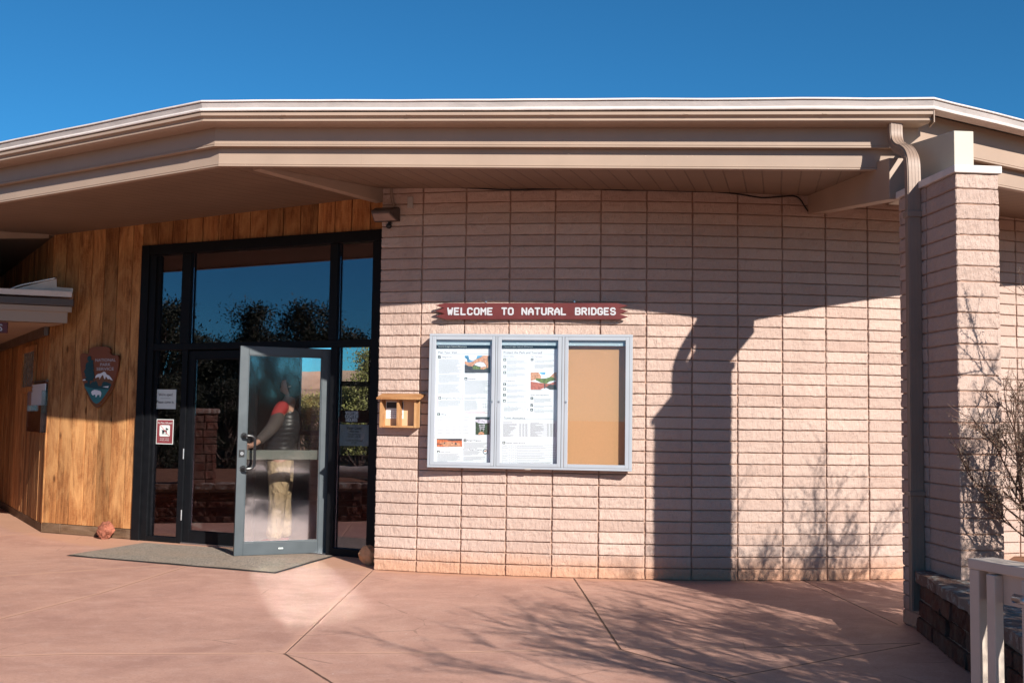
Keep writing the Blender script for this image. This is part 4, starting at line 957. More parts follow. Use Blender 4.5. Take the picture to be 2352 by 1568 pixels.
photo('photograph', (487, 885, 623, 1056), [(pm['deep'], SQ), (pm['dark'], [(0, 0), (1, 0), (1, .12), (0, .14)]), (pm['snowy'], [(0, .16), (.5, .12), (1, .18), (1, .34), (.6, .38), (.25, .36), (0, .26)]), (pm['snowy'], [(.3, .44), (.32, .44), (.36, .8), (.33, .8)]), (pm['snowy'], [(.6, .42), (.63, .42), (.58, .8), (.55, .8)]), (pm['snowy'], [(.24, .46), (.66, .44), (.66, .47), (.24, .49)]), (pm['snowy'], [(.28, .55), (.66, .54), (.66, .57), (.28, .58)]), (pm['snowy'], [(.3, .63), (.64, .66), (.64, .69), (.3, .66)]), (pm['arch'], [(.2, .95), (.3, .84), (.5, .83), (.62, .92), (.6, 1), (.2, 1)])], Q, NC, P1, PD_ + .0002)
photo('photograph', (114, 1094, 358, 1172), [(pm['orange'], SQ), (pm['dark'], [(0, 0), (1, 0), (1, .22), (.6, .3), (.3, .12), (0, .1)]), (pm['arch'], [(.1, .5), (.5, .35), (.9, .55), (.95, .95), (.3, .95)]), (pm['dark'], [(.28, .5), (.33, .5), (.33, .66), (.28, .66)]), (pm['dark'], [(.72, .48), (.78, .48), (.79, .76), (.72, .74)]), (pm['dark'], [(.58, .5), (.63, .5), (.63, .6), (.58, .6)]), (pm['dark'], [(0, .6), (.2, .64), (.2, .72), (0, .68)])], Q, NC, P1, PD_ + .0002)
dk = [(582 + 25 * cos(t * pi / 8), 1218 + 26 * sin(t * pi / 8)) for t in range(16)]
MB().prism([Q(*p) for p in dk], NC.W, PD_, PD_ + .0006).build('badge', M['sign_pine'], P1)
MB().prism([Q(582 + (a - 582) * .72, 1218 + (b_ - 1218) * .72) for a, b_ in dk], NC.W, PD_ + .0006, PD_ + .0009).build('badge_face', pm['cloud'], P1)
MB().prism([Q(*p) for p in ((566, 1222), (572, 1208), (590, 1206), (598, 1218))], NC.W, PD_ + .0009, PD_ + .0012).build('badge_hat', pm['arch'], P1)
# poster two
P2 = poster(1, 'safety_poster', 'white poster headed Protect the Park and Yourself behind the middle glass door', 718, 1275, 1345)
rects(P2, 'title_bar', M['black_ink'], [(725, 193, 1275, 230)]); head(P2, 'Natural Bridges National Monument', 758, 211, 12, 1040, M['sticker_white'], .02)
head(P2, 'Protect the Park and Yourself', 758, 273, 21, 1130); rects(P2, 'rule', M['pale_ink'], [(758, 281, 1253, 283.5), (757, 906, 1244, 908.5)])
head(P2, 'Travel Assistance', 755, 901, 19, 966)
for s, x, y, c_, x1 in (('Desert Safety', 757, 306, 11, 862), ('Stay Hydrated', 1019, 307, 11, 1132), ('Trail Etiquette', 757, 543, 11, 868), ('Rules and Regulations', 1019, 678, 11, 1195), ('Nearby Visitor Services', 782, 1140, 12, 964)): head(P2, s, x, y, c_, x1, bold=.01)
for s, x, y, x1 in (('Summer Weather', 790, 331, 892), ('Winter Weather', 790, 397, 884), ('Rattlesnakes', 789, 454, 864), ('Water', 1055, 331, 1090), ('Stay on the trail', 788, 569, 878), ('Leave No Trace', 787, 616, 880), ('Climbing on Bridges or Ruins', 786, 672, 985), ('Rock Cairns', 786, 727, 858), ('Pets', 1052, 703, 1076), ('Bicycling', 1052, 769, 1104), ('ATVs & UTVs', 1052, 814, 1140)): head(P2, s, x, y, 8, x1, M['pale_ink'])
head(P2, "Don't Bust the Crust!", 758, 788, 9, 890, bold=.01)
ic = [(757, 320), (757, 387), (756, 444), (1020, 320), (755, 557), (754, 604), (753, 660), (752, 717), (1018, 693), (1017, 758), (1016, 803), (748, 1120)]
rects(P2, 'icon', M['black_ink'], [(x, y, x + 26, y + 26) for x, y in ic])
for (x, y), k_ in zip(ic, ('dot', 'dot', 'cross', 'walk', 'walk', 'cross', 'walk', 'tri', 'hat', 'tick', 'hat', 'dot')): icon(P2, x, y, 26, k_)
L = lines(788, 342, 995, 4, 10.2, r_) + lines(788, 408, 995, 4, 10, r_) + lines(787, 466, 995, 4, 10, r_) + lines(1055, 341, 1255, 3, 10, r_) + lines(1055, 383, 1255, 4, 10.3, r_) + lines(786, 579, 998, 2, 10, r_) + lines(786, 627, 985, 3, 10, r_) + lines(785, 683, 992, 3, 9, r_) + lines(785, 738, 990, 2, 10, r_) + lines(1050, 713, 1245, 4, 10, r_) + lines(1050, 781, 1258, 2, 10, r_) + lines(1050, 823, 1260, 3, 10, r_) + lines(758, 799, 935, 4, 9, r_) + lines(1020, 629, 1240, 1, 8, r_) + lines(752, 938, 920, 1, 9, r_, 2.5) + lines(1016, 940, 1190, 1, 9, r_, 2.5)
for x0, x1 in ((750, 998), (1013, 1266)):
    for k_ in range(13):
        y = 950 + k_ * 9.9; L += [(x0, y - .6, x1, y + .6), (x0 + 2, y + 3.5, x0 + r_.uniform(50, 140), y + 6.2), (x1 - 88, y + 3.5, x1 - 72, y + 6.2), (x1 - 58, y + 3.5, x1 - 42, y + 6.2), (x1 - 30, y + 3.5, x1 - 10, y + 6.2)]
for k_ in range(8):
    y = (1158, 1178, 1202, 1229, 1252, 1273, 1296, 1320)[k_]; L += [(746, y - .8, 1265, y + .8), (749, y + 8, 749 + r_.uniform(25, 55), y + 11), (828, y + 8, 838, y + 11), (866, y + 8, 876, y + 11), (890, y + 8, 890 + r_.uniform(190, 330), y + 11)]
L += [(x, 1158, x + 1.3, 1336) for x in (745, 813, 850, 887, 1264)]
rects(P2, 'print', M['pale_ink'], L)
photo('photograph', (1019, 455, 1270, 622), [(pm['cloud'], SQ), (pm['sky'], [(.32, 0), (.58, .0), (.55, .14), (.42, .12)]), (pm['arch'], [(0, 0), (.3, 0), (.4, .2), (.4, .34), (0, .5)]), (pm['arch'], [(.72, .28), (.92, 0), (1, 0), (1, .5), (.8, .42)]), (pm['red'], [(0, .52), (.4, .62), (.72, .66), (1, .5), (1, 1), (0, 1)]), (pm['green'], [(.2, .34), (.4, .36), (.6, .34), (.8, .25), (.95, .36), (.9, .48), (.74, .52), (.6, .66), (.4, .6), (.2, .45)]), (pm['water'], [(.5, .92), (.74, .7), (.96, .72), (1, 1), (.55, 1)]), (pm['cloud'], [(.38, 1), (.46, .93), (.6, .9), (.74, 1)]), (pm['dark'], [(.52, .66), (.57, .68), (.56, .96), (.53, .96)])], Q, NC, P2, PD_ + .0002)
rg = [(965 + 25 * cos(t * pi / 8), 812 + 25 * sin(t * pi / 8)) for t in range(16)]
MB().prism([Q(*p) for p in rg], NC.W, PD_, PD_ + .0005).build('crust_drawing', M['pale_ink'], P2)
MB().prism([Q(965 + (a - 965) * .9, 812 + (b_ - 812) * .9) for a, b_ in rg], NC.W, PD_ + .0005, PD_ + .0008).build('crust_face', M['paper'], P2)

# cedar leaflet box
BXF = tangent(.20, .006); ZX = lambda x, y, d: BXF.at((1490 + x / 8.713) * s_, (1560 + y / 8.713) * s_, d); mX = BXF.M()
LB = empty('leaflet_box', BXF.W(0, 1.27), 'small two-bay cedar leaflet box at the left end of the block wall', 'leaflet box')
dF = .105
def xz(x, y, d=dF): return ZX(x, y, d)
bz0, bz1 = xz(900, 1305)[1], xz(900, 335)[1]
e0, e1, e2, e3, e4, e5 = xz(245, 800)[0], xz(315, 800)[0], xz(832, 800)[0], xz(908, 800)[0], xz(1443, 800)[0], xz(1518, 800)[0]
mb = MB().box(e0, e5, -.010, 0, bz0 + .005, bz1, mX); mb.build('back_panel', M['cedar_back'], LB, local=mX)
for a, b_, dd in ((e0, e1, dF), (e2, e3, dF - .002), (e4, e5, dF)): MB().box(a, b_, -dd, -.0102, bz0 + (.0 if dd == dF else .018), bz1, mX).build('upright', M['cedar_v'], LB, local=mX, bevel=.0015)
MB().box(e1 + .0005, e4 - .0005, -dF + .004, -.0102, bz0 + .001, bz0 + .0175, mX).build('bottom_board', M['cedar_h'], LB, local=mX, bevel=.0015)
t0, t1 = xz(135, 270, .14)[0], xz(1660, 330, .14)[0]; zr0 = xz(600, 325, .14)[1]; 
mb = MB(); mb.add([BXF.W(u, z, d) for u in (t0, t1) for z, d in ((zr0 + .0, .14), (zr0 + .017, .143), (zr0 + .058, .001), (zr0 + .041, .001))], [(0, 1, 2, 3), (7, 6, 5, 4), (1, 0, 4, 5), (2, 1, 5, 6), (3, 2, 6, 7), (0, 3, 7, 4)])
mb.build('roof_board', M['cedar_h'], LB, local=mX, bevel=.002)
u0, z1 = xz(482, 385, .013); _, z0 = xz(482, 985, .013); u1 = e3 + .012
CP = tag(MB().box(u0, u1, -.0125, -.0108, z0, z1, mX).build('camping_leaflet', M['paper'], None), 'small printed leaflet about camping information in the left bay of the cedar box', 'leaflet')
MB().box(u0 + .005, u1 - .004, -.0130, -.0126, z1 - (z1 - z0) * .40, z1 - .006, mX).build('title_block', M['ink'], CP)
h = z1 - z0
for s, f, w_ in (('Camping', .48, .55), ('Information', .36, .75), ('Available in the', .25, .88), ('Visitor Center', .14, .78)): txt('lettering', s, h * .055, BXF.W, (u0 + u1) / 2 + .004, z0 + h * f, M['ink'], CP, .0130, width=(u1 - u0) * w_)

# wall lamp, camera, cover plate, conduit, cable
LF = tangent(.075, .004); zL = 3.205
LP = empty('wall_lamp', LF.W(0, zL), 'bronze wedge wall lamp high on the left corner of the block wall', 'wall lamp')
mb = MB(); A_ = [(-.125, .0), (.115, .0)]
pr = [(0, -.045), (0, .075), (.035, .085), (.185, .035), (.19, .012), (.05, -.045)]
for ux in ((-.128), (.112)): pass
vs = [LF.W(-.128 + (.03 if d > .1 else 0), zL + z, d) for d, z in pr] + [LF.W(.112 - (.03 if d > .1 else 0), zL + z, d) for d, z in pr]; n = len(pr)
mb.add(vs, [tuple(range(n)), tuple(range(n, 2 * n))[::-1]] + [(i, n + i, n + (i + 1) % n, (i + 1) % n) for i in range(n)])
mb.build('housing', M['lamp_bronze'], LP, bevel=.006)
mb = MB(); mb.add([LF.W(-.085, zL + .003, .182), LF.W(.070, zL + .003, .182), LF.W(.095, zL - .040, .066), LF.W(-.110, zL - .040, .066)], [(0, 1, 2, 3)]); q = [Vector(v) for v in mb.v]
nn = (q[1] - q[0]).cross(q[3] - q[0]).normalized(); nn = nn if nn.z < 0 else -nn
mb = MB().add([tuple(p + nn * .004) for p in q] + [tuple(p - nn * .004) for p in q], [(0, 1, 2, 3), (7, 6, 5, 4)] + [(i, i + 4, (i + 1) % 4 + 4, (i + 1) % 4) for i in range(4)]); mb.build('lens', M['lens'], LP)
p = wall_pt(899, 513) + LF.n * .06
SCm = empty('security_camera', p, 'tiny black security camera hanging below the bronze wall lamp', 'camera')
bm = bmesh.new(); bmesh.ops.create_uvsphere(bm, u_segments=14, v_segments=10, radius=.027)
me = bpy.data.meshes.new('dome'); bm.to_mesh(me); bm.free(); me.materials.append(M['black']); o = bpy.data.objects.new('dome', me); link(o, SCm, Matrix.Translation(p - Vector((0, 0, .035))))
MB().tube([p, p - Vector((0, 0, .02))], .009, 8).tube([p + LF.n * -.058, p + Vector((0, 0, -.004))], .009, 8).build('arm', M['black'], SCm)
P0 = wall_pt(943, 465); a = atan2(P0.x - CX, CY - P0.y); CPF = Frame(arc(a, R), (cos(a), sin(a)))
tag(MB().box(-.027, .027, -.016, .006, P0.z - .052, P0.z + .052, CPF.M()).build('cover_plate', M['plate'], None, bevel=.004), 'small grey electrical cover plate on the upper left of the block wall', 'cover plate')
cp = [wall_pt(x, y) + LF.n * .018 for x, y in ((900, 432), (901, 445), (903, 460), (906, 472), (908, 483))]
tag(MB().tube(densify(cp, 4), .012, 8).build('conduit', M['conduit'], None, smooth=True), 'thin painted conduit running down the block wall to the bronze lamp', 'conduit')
zA = lambda x, y: ((1400 + x / 1.96) * s_, (700 + y / 1.96) * s_); zB_ = lambda x, y: ((2500 + x / 1.96) * s_, (700 + y / 1.96) * s_)
cpts = [zA(262, 99), zA(500, 94), zA(780, 98), zA(1000, 108), zA(1260, 119), zA(1600, 110), zA(1960, 112), zA(2150, 122), zB_(170, 122), zB_(530, 132), zB_(700, 136), zB_(880, 152), zB_(1000, 172), zB_(1090, 182), zB_(1220, 172), zB_(1320, 168), zB_(1370, 195), zB_(1405, 250), zB_(1440, 292), zB_(1500, 298), zB_(1555, 294)]
cw = []
for x, y in cpts: P = wall_pt(x, y); n_ = Vector((P.x - CX, P.y - CY, 0)).normalized(); cw.append(P + n_ * .014)
tag(MB().tube(densify(cw, 4), .0065, 6).build('cable', M['cable'], None, smooth=True), 'black cable clipped along the top of the block wall and drooping at the right beam', 'cable')

# ------------------------------------------------------------------ sandstone planters
def stone_wall(name, pts, height, thick, side, label, seed, capz=.075):
    """pts: line of the visible face; side=+1 body lies to the right of the walking direction"""
    root = empty(name, pts[0], label, 'stone wall'); r = random.Random(seed); mb = MB(); core = MB(); cap = MB(); up = Vector((0, 0, 1))
    for A, B in zip(pts[:-1], pts[1:]):
        A = Vector(A); B = Vector(B); L = (B - A).length; u = (B - A) / L; out = Vector((u.y, -u.x, 0)) * -side
        z = .0; hs = []
        while z < height - capz - .05: hs.append(min(r.uniform(.075, .125), height - capz - z)); z += hs[-1]
        z = 0
        for hh in hs:
            x = 0
            while x < L - .04:
                w = min(r.uniform(.16, .42), L - x)
                if L - x - w < .1: w = L - x
                o = A + u * (x + .006) + up * (z + .006) + out * r.uniform(-.012, .012)
                uu, oo = (u, o) if u.cross(up).dot(out) > 0 else (-u, o + u * (w - .012))
                split_face(mb, oo, uu, up, out, w - .012, hh - .012, rough=.022, sk=.05, nx=max(4, int(w * 36)), ny=4, seed=r.randint(0, 99)); x += w
            z += hh
        cm = MB(); ins = -out
        core.add([tuple(p + q + up * zz) for zz in (0, height - capz) for p, q in ((A, ins * .018), (B, ins * .018), (B, ins * thick), (A, ins * thick))], [(0, 3, 2, 1), (4, 5, 6, 7), (0, 1, 5, 4), (1, 2, 6, 5), (2, 3, 7, 6), (3, 0, 4, 7)])
        x = 0
        while x < L - .05:
            w = min(r.uniform(.32, .6), L - x); nx, ny = 10, 5; o = len(cap.v)
            if L - x - w < .15: w = L - x
            for top in (1, 0):
                for j in range(ny + 1):
                    for i in range(nx + 1):
                        e = (i in (0, nx)) + (j in (0, ny)); p = A + u * (x + .004 + (w - .008) * i / nx) + ins * (-.025 + (thick + .03) * j / ny)
                        p = p + out * (.014 * noise.noise(p * 9) if j in (0, ny) else 0)
                        zz = height - capz + (capz * (1 - .12 * e) + .010 * noise.noise(p * 7) if top else .002 + .008 * noise.noise(p * 8 + Vector((5, 5, 5))))
                        cap.v.append((p.x, p.y, zz))
            m_ = (nx + 1) * (ny + 1); idx = lambda t, i, j: o + t * m_ + j * (nx + 1) + i
            for j in range(ny):
                for i in range(nx): cap.f.append((idx(0, i, j), idx(0, i + 1, j), idx(0, i + 1, j + 1), idx(0, i, j + 1))); cap.f.append((idx(1, i, j), idx(1, i, j + 1), idx(1, i + 1, j + 1), idx(1, i + 1, j)))
            for i in range(nx): cap.f.append((idx(0, i, 0), idx(1, i, 0), idx(1, i + 1, 0), idx(0, i + 1, 0))); cap.f.append((idx(0, i, ny), idx(0, i + 1, ny), idx(1, i + 1, ny), idx(1, i, ny)))
            for j in range(ny): cap.f.append((idx(0, 0, j), idx(0, 0, j + 1), idx(1, 0, j + 1), idx(1, 0, j))); cap.f.append((idx(0, nx, j), idx(1, nx, j), idx(1, nx, j + 1), idx(0, nx, j + 1)))
            x += w
    mb.build('stones', M['stone'], root); core.build('mortar', M['stone_mortar'], root); cap.build('capstones', M['capstone'], root)
    return root
RP = [Vector((2.735, 7.415, 0)), Vector((2.56, 6.1, 0)), Vector((2.30, 4.6, 0)), Vector((2.2, 2.9, 0))]
stone_wall('planter_wall', RP, .415, .30, -1, 'low red sandstone planter wall running from the pillar foot behind the white railing', 5)
sheet('planter_soil', [(2.9, 7.0), (2.85, 6.0), (2.6, 4.5), (2.5, 2.9), (7, 2.9), (9, 9.5), (4.2, 9.2), (3.12, 7.5)], .30, M['soil'])
LPp = [Vector((-6.1, 12.3, 0)), Vector((-5.72, 11.3, 0)), Vector((-4.62, 8.9, 0)), Vector((-3.62, 6.7, 0)), Vector((-3.5, 4.5, 0))]
stone_wall('planter_wall', LPp, .50, .32, 1, 'low sandstone planter wall mirrored in the closed glass door with a log on it', 8)
sheet('planter_soil', [(-6.3, 12.2), (-5.95, 11.3), (-4.85, 8.9), (-3.8, 6.7), (-3.7, 4.5), (-9, 4.5), (-12, 12)], .42, M['soil'])
mb = MB(); st = random.Random(2); up = Vector((0, 0, 1)); pp = Vector((-5.66, 10.72, 0)); r0 = .17
SPIL = empty('stone_post', pp, 'square sandstone post mirrored in the closed glass door', 'post')
z = .42
while z < 1.32:
    hh = st.uniform(.08, .13)
    for q in range(4):
        n_ = Vector((cos(q * pi / 2), sin(q * pi / 2), 0)); u_ = up.cross(n_); o = pp + n_ * (r0 + st.uniform(-.01, .012)) - u_ * r0 + up * (z + .005); k_ = st.uniform(.4, .6) * 2 * r0
        split_face(mb, o, u_, up, n_, k_ - .01, hh - .01, rough=.02, sk=.05, nx=5, ny=3); split_face(mb, o + u_ * k_, u_, up, n_, 2 * r0 - k_, hh - .01, rough=.02, sk=.05, nx=5, ny=3)
    z += hh
mb.build('stones', M['stone'], SPIL); MB().box(pp.x - r0 + .02, pp.x + r0 - .02, pp.y - r0 + .02, pp.y + r0 - .02, .40, z).build('mortar', M['stone_mortar'], SPIL)
MB().box(pp.x - r0 - .03, pp.x + r0 + .03, pp.y - r0 - .03, pp.y + r0 + .03, z, z + .07).build('capstone', M['capstone'], SPIL, bevel=.02)
lp = densify([(-5.55, 10.15, .58), (-5.25, 9.6, .60), (-5.0, 9.15, .64), (-4.7, 8.5, .60)], 6)
tag(MB().tube([p + Vector((0, 0, .02 * noise.noise(p * 3))) for p in lp], [.10 + .04 * noise.noise(p * 2.3) for p in lp], 12).build('log', M['log'], None, smooth=True), 'pale weathered log lying on the planter, mirrored in the closed glass door', 'log')

# ------------------------------------------------------------------ white ramp railing, right foreground
ra = depth(2240, 1280, 4.2); rb = depth(2352, 1301, 3.97); rd = Vector((rb.x - ra.x, rb.y - ra.y, 0)).normalized()
RF = Frame(ra, rd); zr = ra.z; mR = RF.M()
RL = empty('ramp_railing', Vector((ra.x, ra.y, 0)), 'white painted wooden ramp railing in the right foreground', 'railing')
RLEN = 2.4
MB().box(0, RLEN, -.035, .085, zr - .038, zr, mR).build('cap_rail', M['fence'], RL, local=mR, bevel=.004)
MB().box(.07, RLEN, -.005, .033, zr - .150, zr - .0385, mR).build('side_rail', M['fence'], RL, local=mR, bevel=.003)
MB().box(.0, .050, -.030, .050, 0, zr - .0385, mR).build('post', M['fence'], RL, local=mR, bevel=.004)
MB().box(1.5, 1.56, .034, .075, 0, zr - .04, mR).build('post', M['fence'], RL, local=mR, bevel=.004)
for i in range(11):
    u = .105 + .17 * i; MB().box(u, u + .042, -.045, -.0055, .10, zr - .045, mR).build('baluster', M['fence'], RL, local=mR, bevel=.003)
mb = MB(); mb.beam(RF.W(-.30, .0, -.01), RF.W(.0, .30, -.01), .035, .075); mb.build('brace', M['fence'], RL, bevel=.003)
mb = MB(); mb.beam(RF.W(.36, .0, -.06), RF.W(.055, .30, -.06), .03, .075); mb.build('brace', M['fence'], RL, bevel=.003)
MB().box(.09, RLEN, -.004, .031, .06, .10, mR).build('bottom_rail', M['fence'], RL, local=mR, bevel=.003)
h0 = RF.W(.42, zr - .10, .10); h1 = RF.W(RLEN, zr - .10, .10)
MB().tube(densify([h0 + RF.n * -.06, h0 + rd * -.02, h0 + rd * .05, h1], 3), .017, 10).build('handrail', M['steel'], RL, smooth=True)

# ------------------------------------------------------------------ plants
def branch(r, p, d, L, rad, lvl, segs, leaves, maxl, up=.10, wob=.35, kids=(3, 5), spread=.9, ratio=.62, leafstep=.03, leaf_from=1):
    n = max(3, int(L / .09)); pts = [p.copy()]; q = p.copy(); dd = d.copy()
    for i in range(n):
        dd = (dd + Vector((r.gauss(0, 1), r.gauss(0, 1), r.gauss(0, .7))) * wob / n + Vector((0, 0, up / n))).normalized(); q = q + dd * (L / n); pts.append(q.copy())
    segs.append((pts, [rad * (1 - .7 * i / n) for i in range(n + 1)], lvl))
    if lvl >= leaf_from:
        t = 0
        while t < L:
            k = t / L * n; i = min(n - 1, int(k)); leaves.append(pts[i].lerp(pts[i + 1], k - i)); t += leafstep * r.uniform(.5, 1.5)
    if lvl < maxl:
        for _ in range(r.randint(*kids)):
            k = r.uniform(.25, 1) * n; i = min(n - 1, int(k)); b0 = pts[i].lerp(pts[i + 1], k - i); tdir = (pts[i + 1] - pts[i]).normalized()
            o = Vector((r.gauss(0, 1), r.gauss(0, 1), r.gauss(.15, .8))); o = (o - tdir * o.dot(tdir)).normalized()
            branch(r, b0, (tdir + o * spread * r.uniform(.6, 1.2)).normalized(), L * ratio * r.uniform(.7, 1.15), rad * .55, lvl + 1, segs, leaves, maxl, up, wob, kids, spread, ratio, leafstep, leaf_from)
def leaf_mesh(pts, size, r, mb, jit, aspect=.45, lo=1, hi=2):
    for p in pts:
        for _ in range(r.randint(lo, hi)):
            a = Vector((r.gauss(0, 1), r.gauss(0, 1), r.gauss(0, 1))).normalized(); b_ = a.orthogonal().normalized(); c_ = p + Vector((r.gauss(0, jit), r.gauss(0, jit), r.gauss(0, jit))); s = size * r.uniform(.6, 1.4)
            o = len(mb.v); mb.v += [tuple(c_ - b_ * s * aspect * .5), tuple(c_ + a * s * .5 - b_ * s * aspect * .2), tuple(c_ + a * s), tuple(c_ + a * s * .5 + b_ * s * aspect * .5)]; mb.f.append((o, o + 1, o + 2, o + 3))
def shrub(name, base, stems, seed, label, mat, leaf, L=1.0, tilt=.7, step=.03, group=None, maxl=3, bias=(0, 0), kids=(3, 5), lmul=(1, 2), rad=.018, rise=.14):
    r = random.Random(seed); root = empty(name, base, label, 'shrub', group); segs = []; lv = []
    for i in range(stems):
        a = 2 * pi * i / stems + r.uniform(-.4, .4); t = tilt * r.uniform(.25, 1.15); d = Vector((cos(a) * t + bias[0], sin(a) * t + bias[1], 1)).normalized()
        branch(r, Vector(base) + Vector((cos(a) * .06, sin(a) * .06, 0)), d, L * r.uniform(.75, 1.15), rad * r.uniform(.7, 1.2), 0, segs, lv, maxl, rise, .5, kids, .75, .60, step)
    mb = MB()
    for pts, rs, lvl in segs: mb.tube(pts, rs, 5 if lvl == 0 else 3, cap=False)
    mb.build('stems', M['twig'], root); mb = MB(); leaf_mesh(lv, leaf, r, mb, leaf * .4, .42, *lmul); mb.build('leaves', mat, root); return root
shrub('shrub', (3.52, 6.75, .30), 11, 12, 'twiggy small-leaved shrub growing behind the planter wall beside the sunlit pillar', M['leaf_bush'], .017, L=.90, tilt=.66, step=.017, group='shrubs in the right planter', bias=(-.09, -.03), lmul=(1, 2), kids=(4, 7), rise=.38, rad=.014)
shrub('shrub', (4.15, 6.9, .30), 10, 21, 'taller twiggy shrub at the right picture edge behind the planter wall', M['leaf_bush'], .016, L=1.22, tilt=.62, step=.016, kids=(4, 6), rise=.4, rad=.014, group='shrubs in the right planter')
shrub('shrub', (3.62, 4.15, .30), 12, 33, 'large open shrub beside the ramp, casting twig shadows over the paving', M['leaf_bush'], .030, L=1.45, tilt=.55, step=.026, kids=(4, 5), rad=.024, group='shrubs in the right planter', bias=(-.02, -.05), rise=.22)
shrub('shrub', (3.55, 2.55, .30), 10, 41, 'tall open shrub nearest the camera beyond the railing', M['leaf_bush'], .032, L=1.75, tilt=.45, step=.03, kids=(4, 5), rad=.026, group='shrubs in the right planter', rise=.25)

def make_tree(seed, h, w, mat, n_clump, n_leaf, leaf, lean=0):
    """pinyon/juniper: short trunk, ragged clumped crown; unit built at the origin"""
    r = random.Random(seed); tr = MB(); lv = MB(); segs = []; cl = []
    trunk = densify([(0, 0, -.1), (.03 * h, .0, .18 * h), (-.02 * h + lean, .02 * h, .45 * h), (lean, 0, .9 * h)], 4)
    tr.tube(trunk, [.055 * h * .5 * (1 - .85 * i / (len(trunk) - 1)) + .01 for i in range(len(trunk))], 7)
    for _ in range(n_clump):
        t = r.uniform(.12, 1.0) ** .9; a = r.uniform(0, 2 * pi); rad = w * .5 * (1.05 - abs(t - .38) * 1.15) * sqrt(r.uniform(.15, 1)) * r.uniform(.75, 1.2)
        c_ = Vector((cos(a) * rad + lean * t, sin(a) * rad, t * h)); cl.append((c_, h * r.uniform(.045, .095)))
        k = trunk[min(len(trunk) - 1, int(t * .8 * len(trunk)))]; mid = Vector(k).lerp(c_, .5) + Vector((0, 0, -.03 * h))
        tr.tube([k, mid, c_], [.012 * h, .008 * h, .003 * h], 4, cap=False)
    for c_, s in cl:
        for _ in range(n_leaf):
            d = Vector((r.gauss(0, 1), r.gauss(0, 1), r.gauss(.1, .8))) * s * .62; p = c_ + d; a = (d.normalized() * .7 + Vector((r.gauss(0, .6), r.gauss(0, .6), r.gauss(.3, .6)))).normalized(); b_ = a.orthogonal(); b_.rotate(Matrix.Rotation(r.uniform(0, 6.28), 3, a)); q = leaf * r.uniform(.6, 1.5)
            o = len(lv.v); lv.v += [tuple(p - b_ * q * .22), tuple(p + b_ * q * .22), tuple(p + a * q + b_ * q * .1), tuple(p + a * q - b_ * q * .1)]; lv.f.append((o, o + 1, o + 2, o + 3))
    return tr, lv
PROTO = {}
def tree(kind, loc, h, label, rot=0, group=None, name='juniper_tree'):
    spec = {'round': (5, .90, .66, M['leaf_juniper'], 54, 340, .0125), 'tall': (9, .92, .34, M['leaf_juniper'], 56, 340, .0115), 'ragged': (14, .90, .48, M['leaf_juniper'], 34, 340, .0125), 'gold': (23, .95, .75, M['leaf_gold'], 90, 200, .015), 'spire': (29, .95, .42, M['leaf_gold'], 80, 200, .013)}[kind]
    root = bpy.data.objects.new(name, None); L = Matrix.Translation(Vector(loc)) @ Matrix.Rotation(rot, 4, 'Z') @ Matrix.Scale(h, 4); link(root, None, L); tag(root, label, 'tree', group)
    if kind not in PROTO:
        tr, lv = make_tree(*spec); a = tr.build('trunk', M['bark'], root); b_ = lv.build('crown', spec[3], root)
        for o in (a, b_): o.matrix_basis = Matrix.Identity(4)
        PROTO[kind] = (a, b_)
    else:
        for o in PROTO[kind]: c_ = o.copy(); COL.objects.link(c_); c_.parent = root; c_.matrix_parent_inverse = Matrix.Identity(4); c_.matrix_basis = Matrix.Identity(4)
    return root
# junipers across the forecourt, seen as the mirrored treeline in the entrance glass
def mirrored(x, y, T, fr=ST):
    r = ray(x, y); p = fr.p; q = CAM + r * ((p - CAM).dot(fr.n) / r.dot(fr.n)); rr = r - fr.n * (2 * r.dot(fr.n)); return q + rr * T
tl = [(372, 688, 16, 'round', 'leftmost juniper of the mirrored treeline, wide and leaning over the narrow pane'), (470, 722, 19, 'round', 'low round juniper mirrored at the left of the big upper pane'), (520, 752, 23, 'ragged', 'small ragged juniper mirrored left of centre in the big pane'),
      (575, 698, 20, 'tall', 'tall narrow juniper mirrored in the middle of the big pane'), (606, 722, 22, 'tall', 'slightly shorter narrow juniper just right of the tallest mirrored one'), (655, 738, 19, 'ragged', 'ragged juniper mirrored right of centre in the big pane'),
      (712, 694, 17, 'round', 'tall broad juniper mirrored at the right end of the big pane'), (745, 690, 19, 'ragged', 'ragged juniper mirrored behind the right mullion'), (815, 732, 18, 'round', 'round juniper mirrored in the narrow right upper pane')]
for i, (x, y, T, k_, lb) in enumerate(tl):
    p = mirrored(x, y, T); tree(k_, (p.x, p.y, -.1), (p.z + .1) * (1.04, .90, .97)[i % 3], lb, rot=i * 1.3, group='junipers mirrored in the entrance glass')
near = [(360, 850, 8, 'round'), (440, 870, 9, 'ragged'), (520, 860, 10, 'round'), (610, 850, 11, 'round'), (700, 855, 11, 'ragged'), (820, 860, 10, 'round'), (410, 822, 15, 'ragged'), (480, 812, 19, 'round'), (560, 818, 17, 'ragged'), (640, 815, 20, 'round'), (775, 815, 17, 'ragged'), (850, 790, 21, 'round')]
for i, (x, y, T, k_) in enumerate(near):
    p = mirrored(x, y, T); tree(k_, (p.x, p.y, .0), p.z, 'dark undergrowth juniper in the forecourt, mirrored below the treeline', rot=i * 2.1, group='low junipers in the forecourt')
for i, (T, x, y, k_) in enumerate(((17, 575, 880, 'round'), (22, 620, 900, 'ragged'), (26, 660, 905, 'round'), (20, 715, 880, 'round'))):
    p = mirrored(x, y, T, DF); tree(k_, (p.x, p.y, 0), max(1.6, p.z), 'dark juniper far behind the camera, mirrored in the open door', rot=i, group='junipers mirrored in the open door')
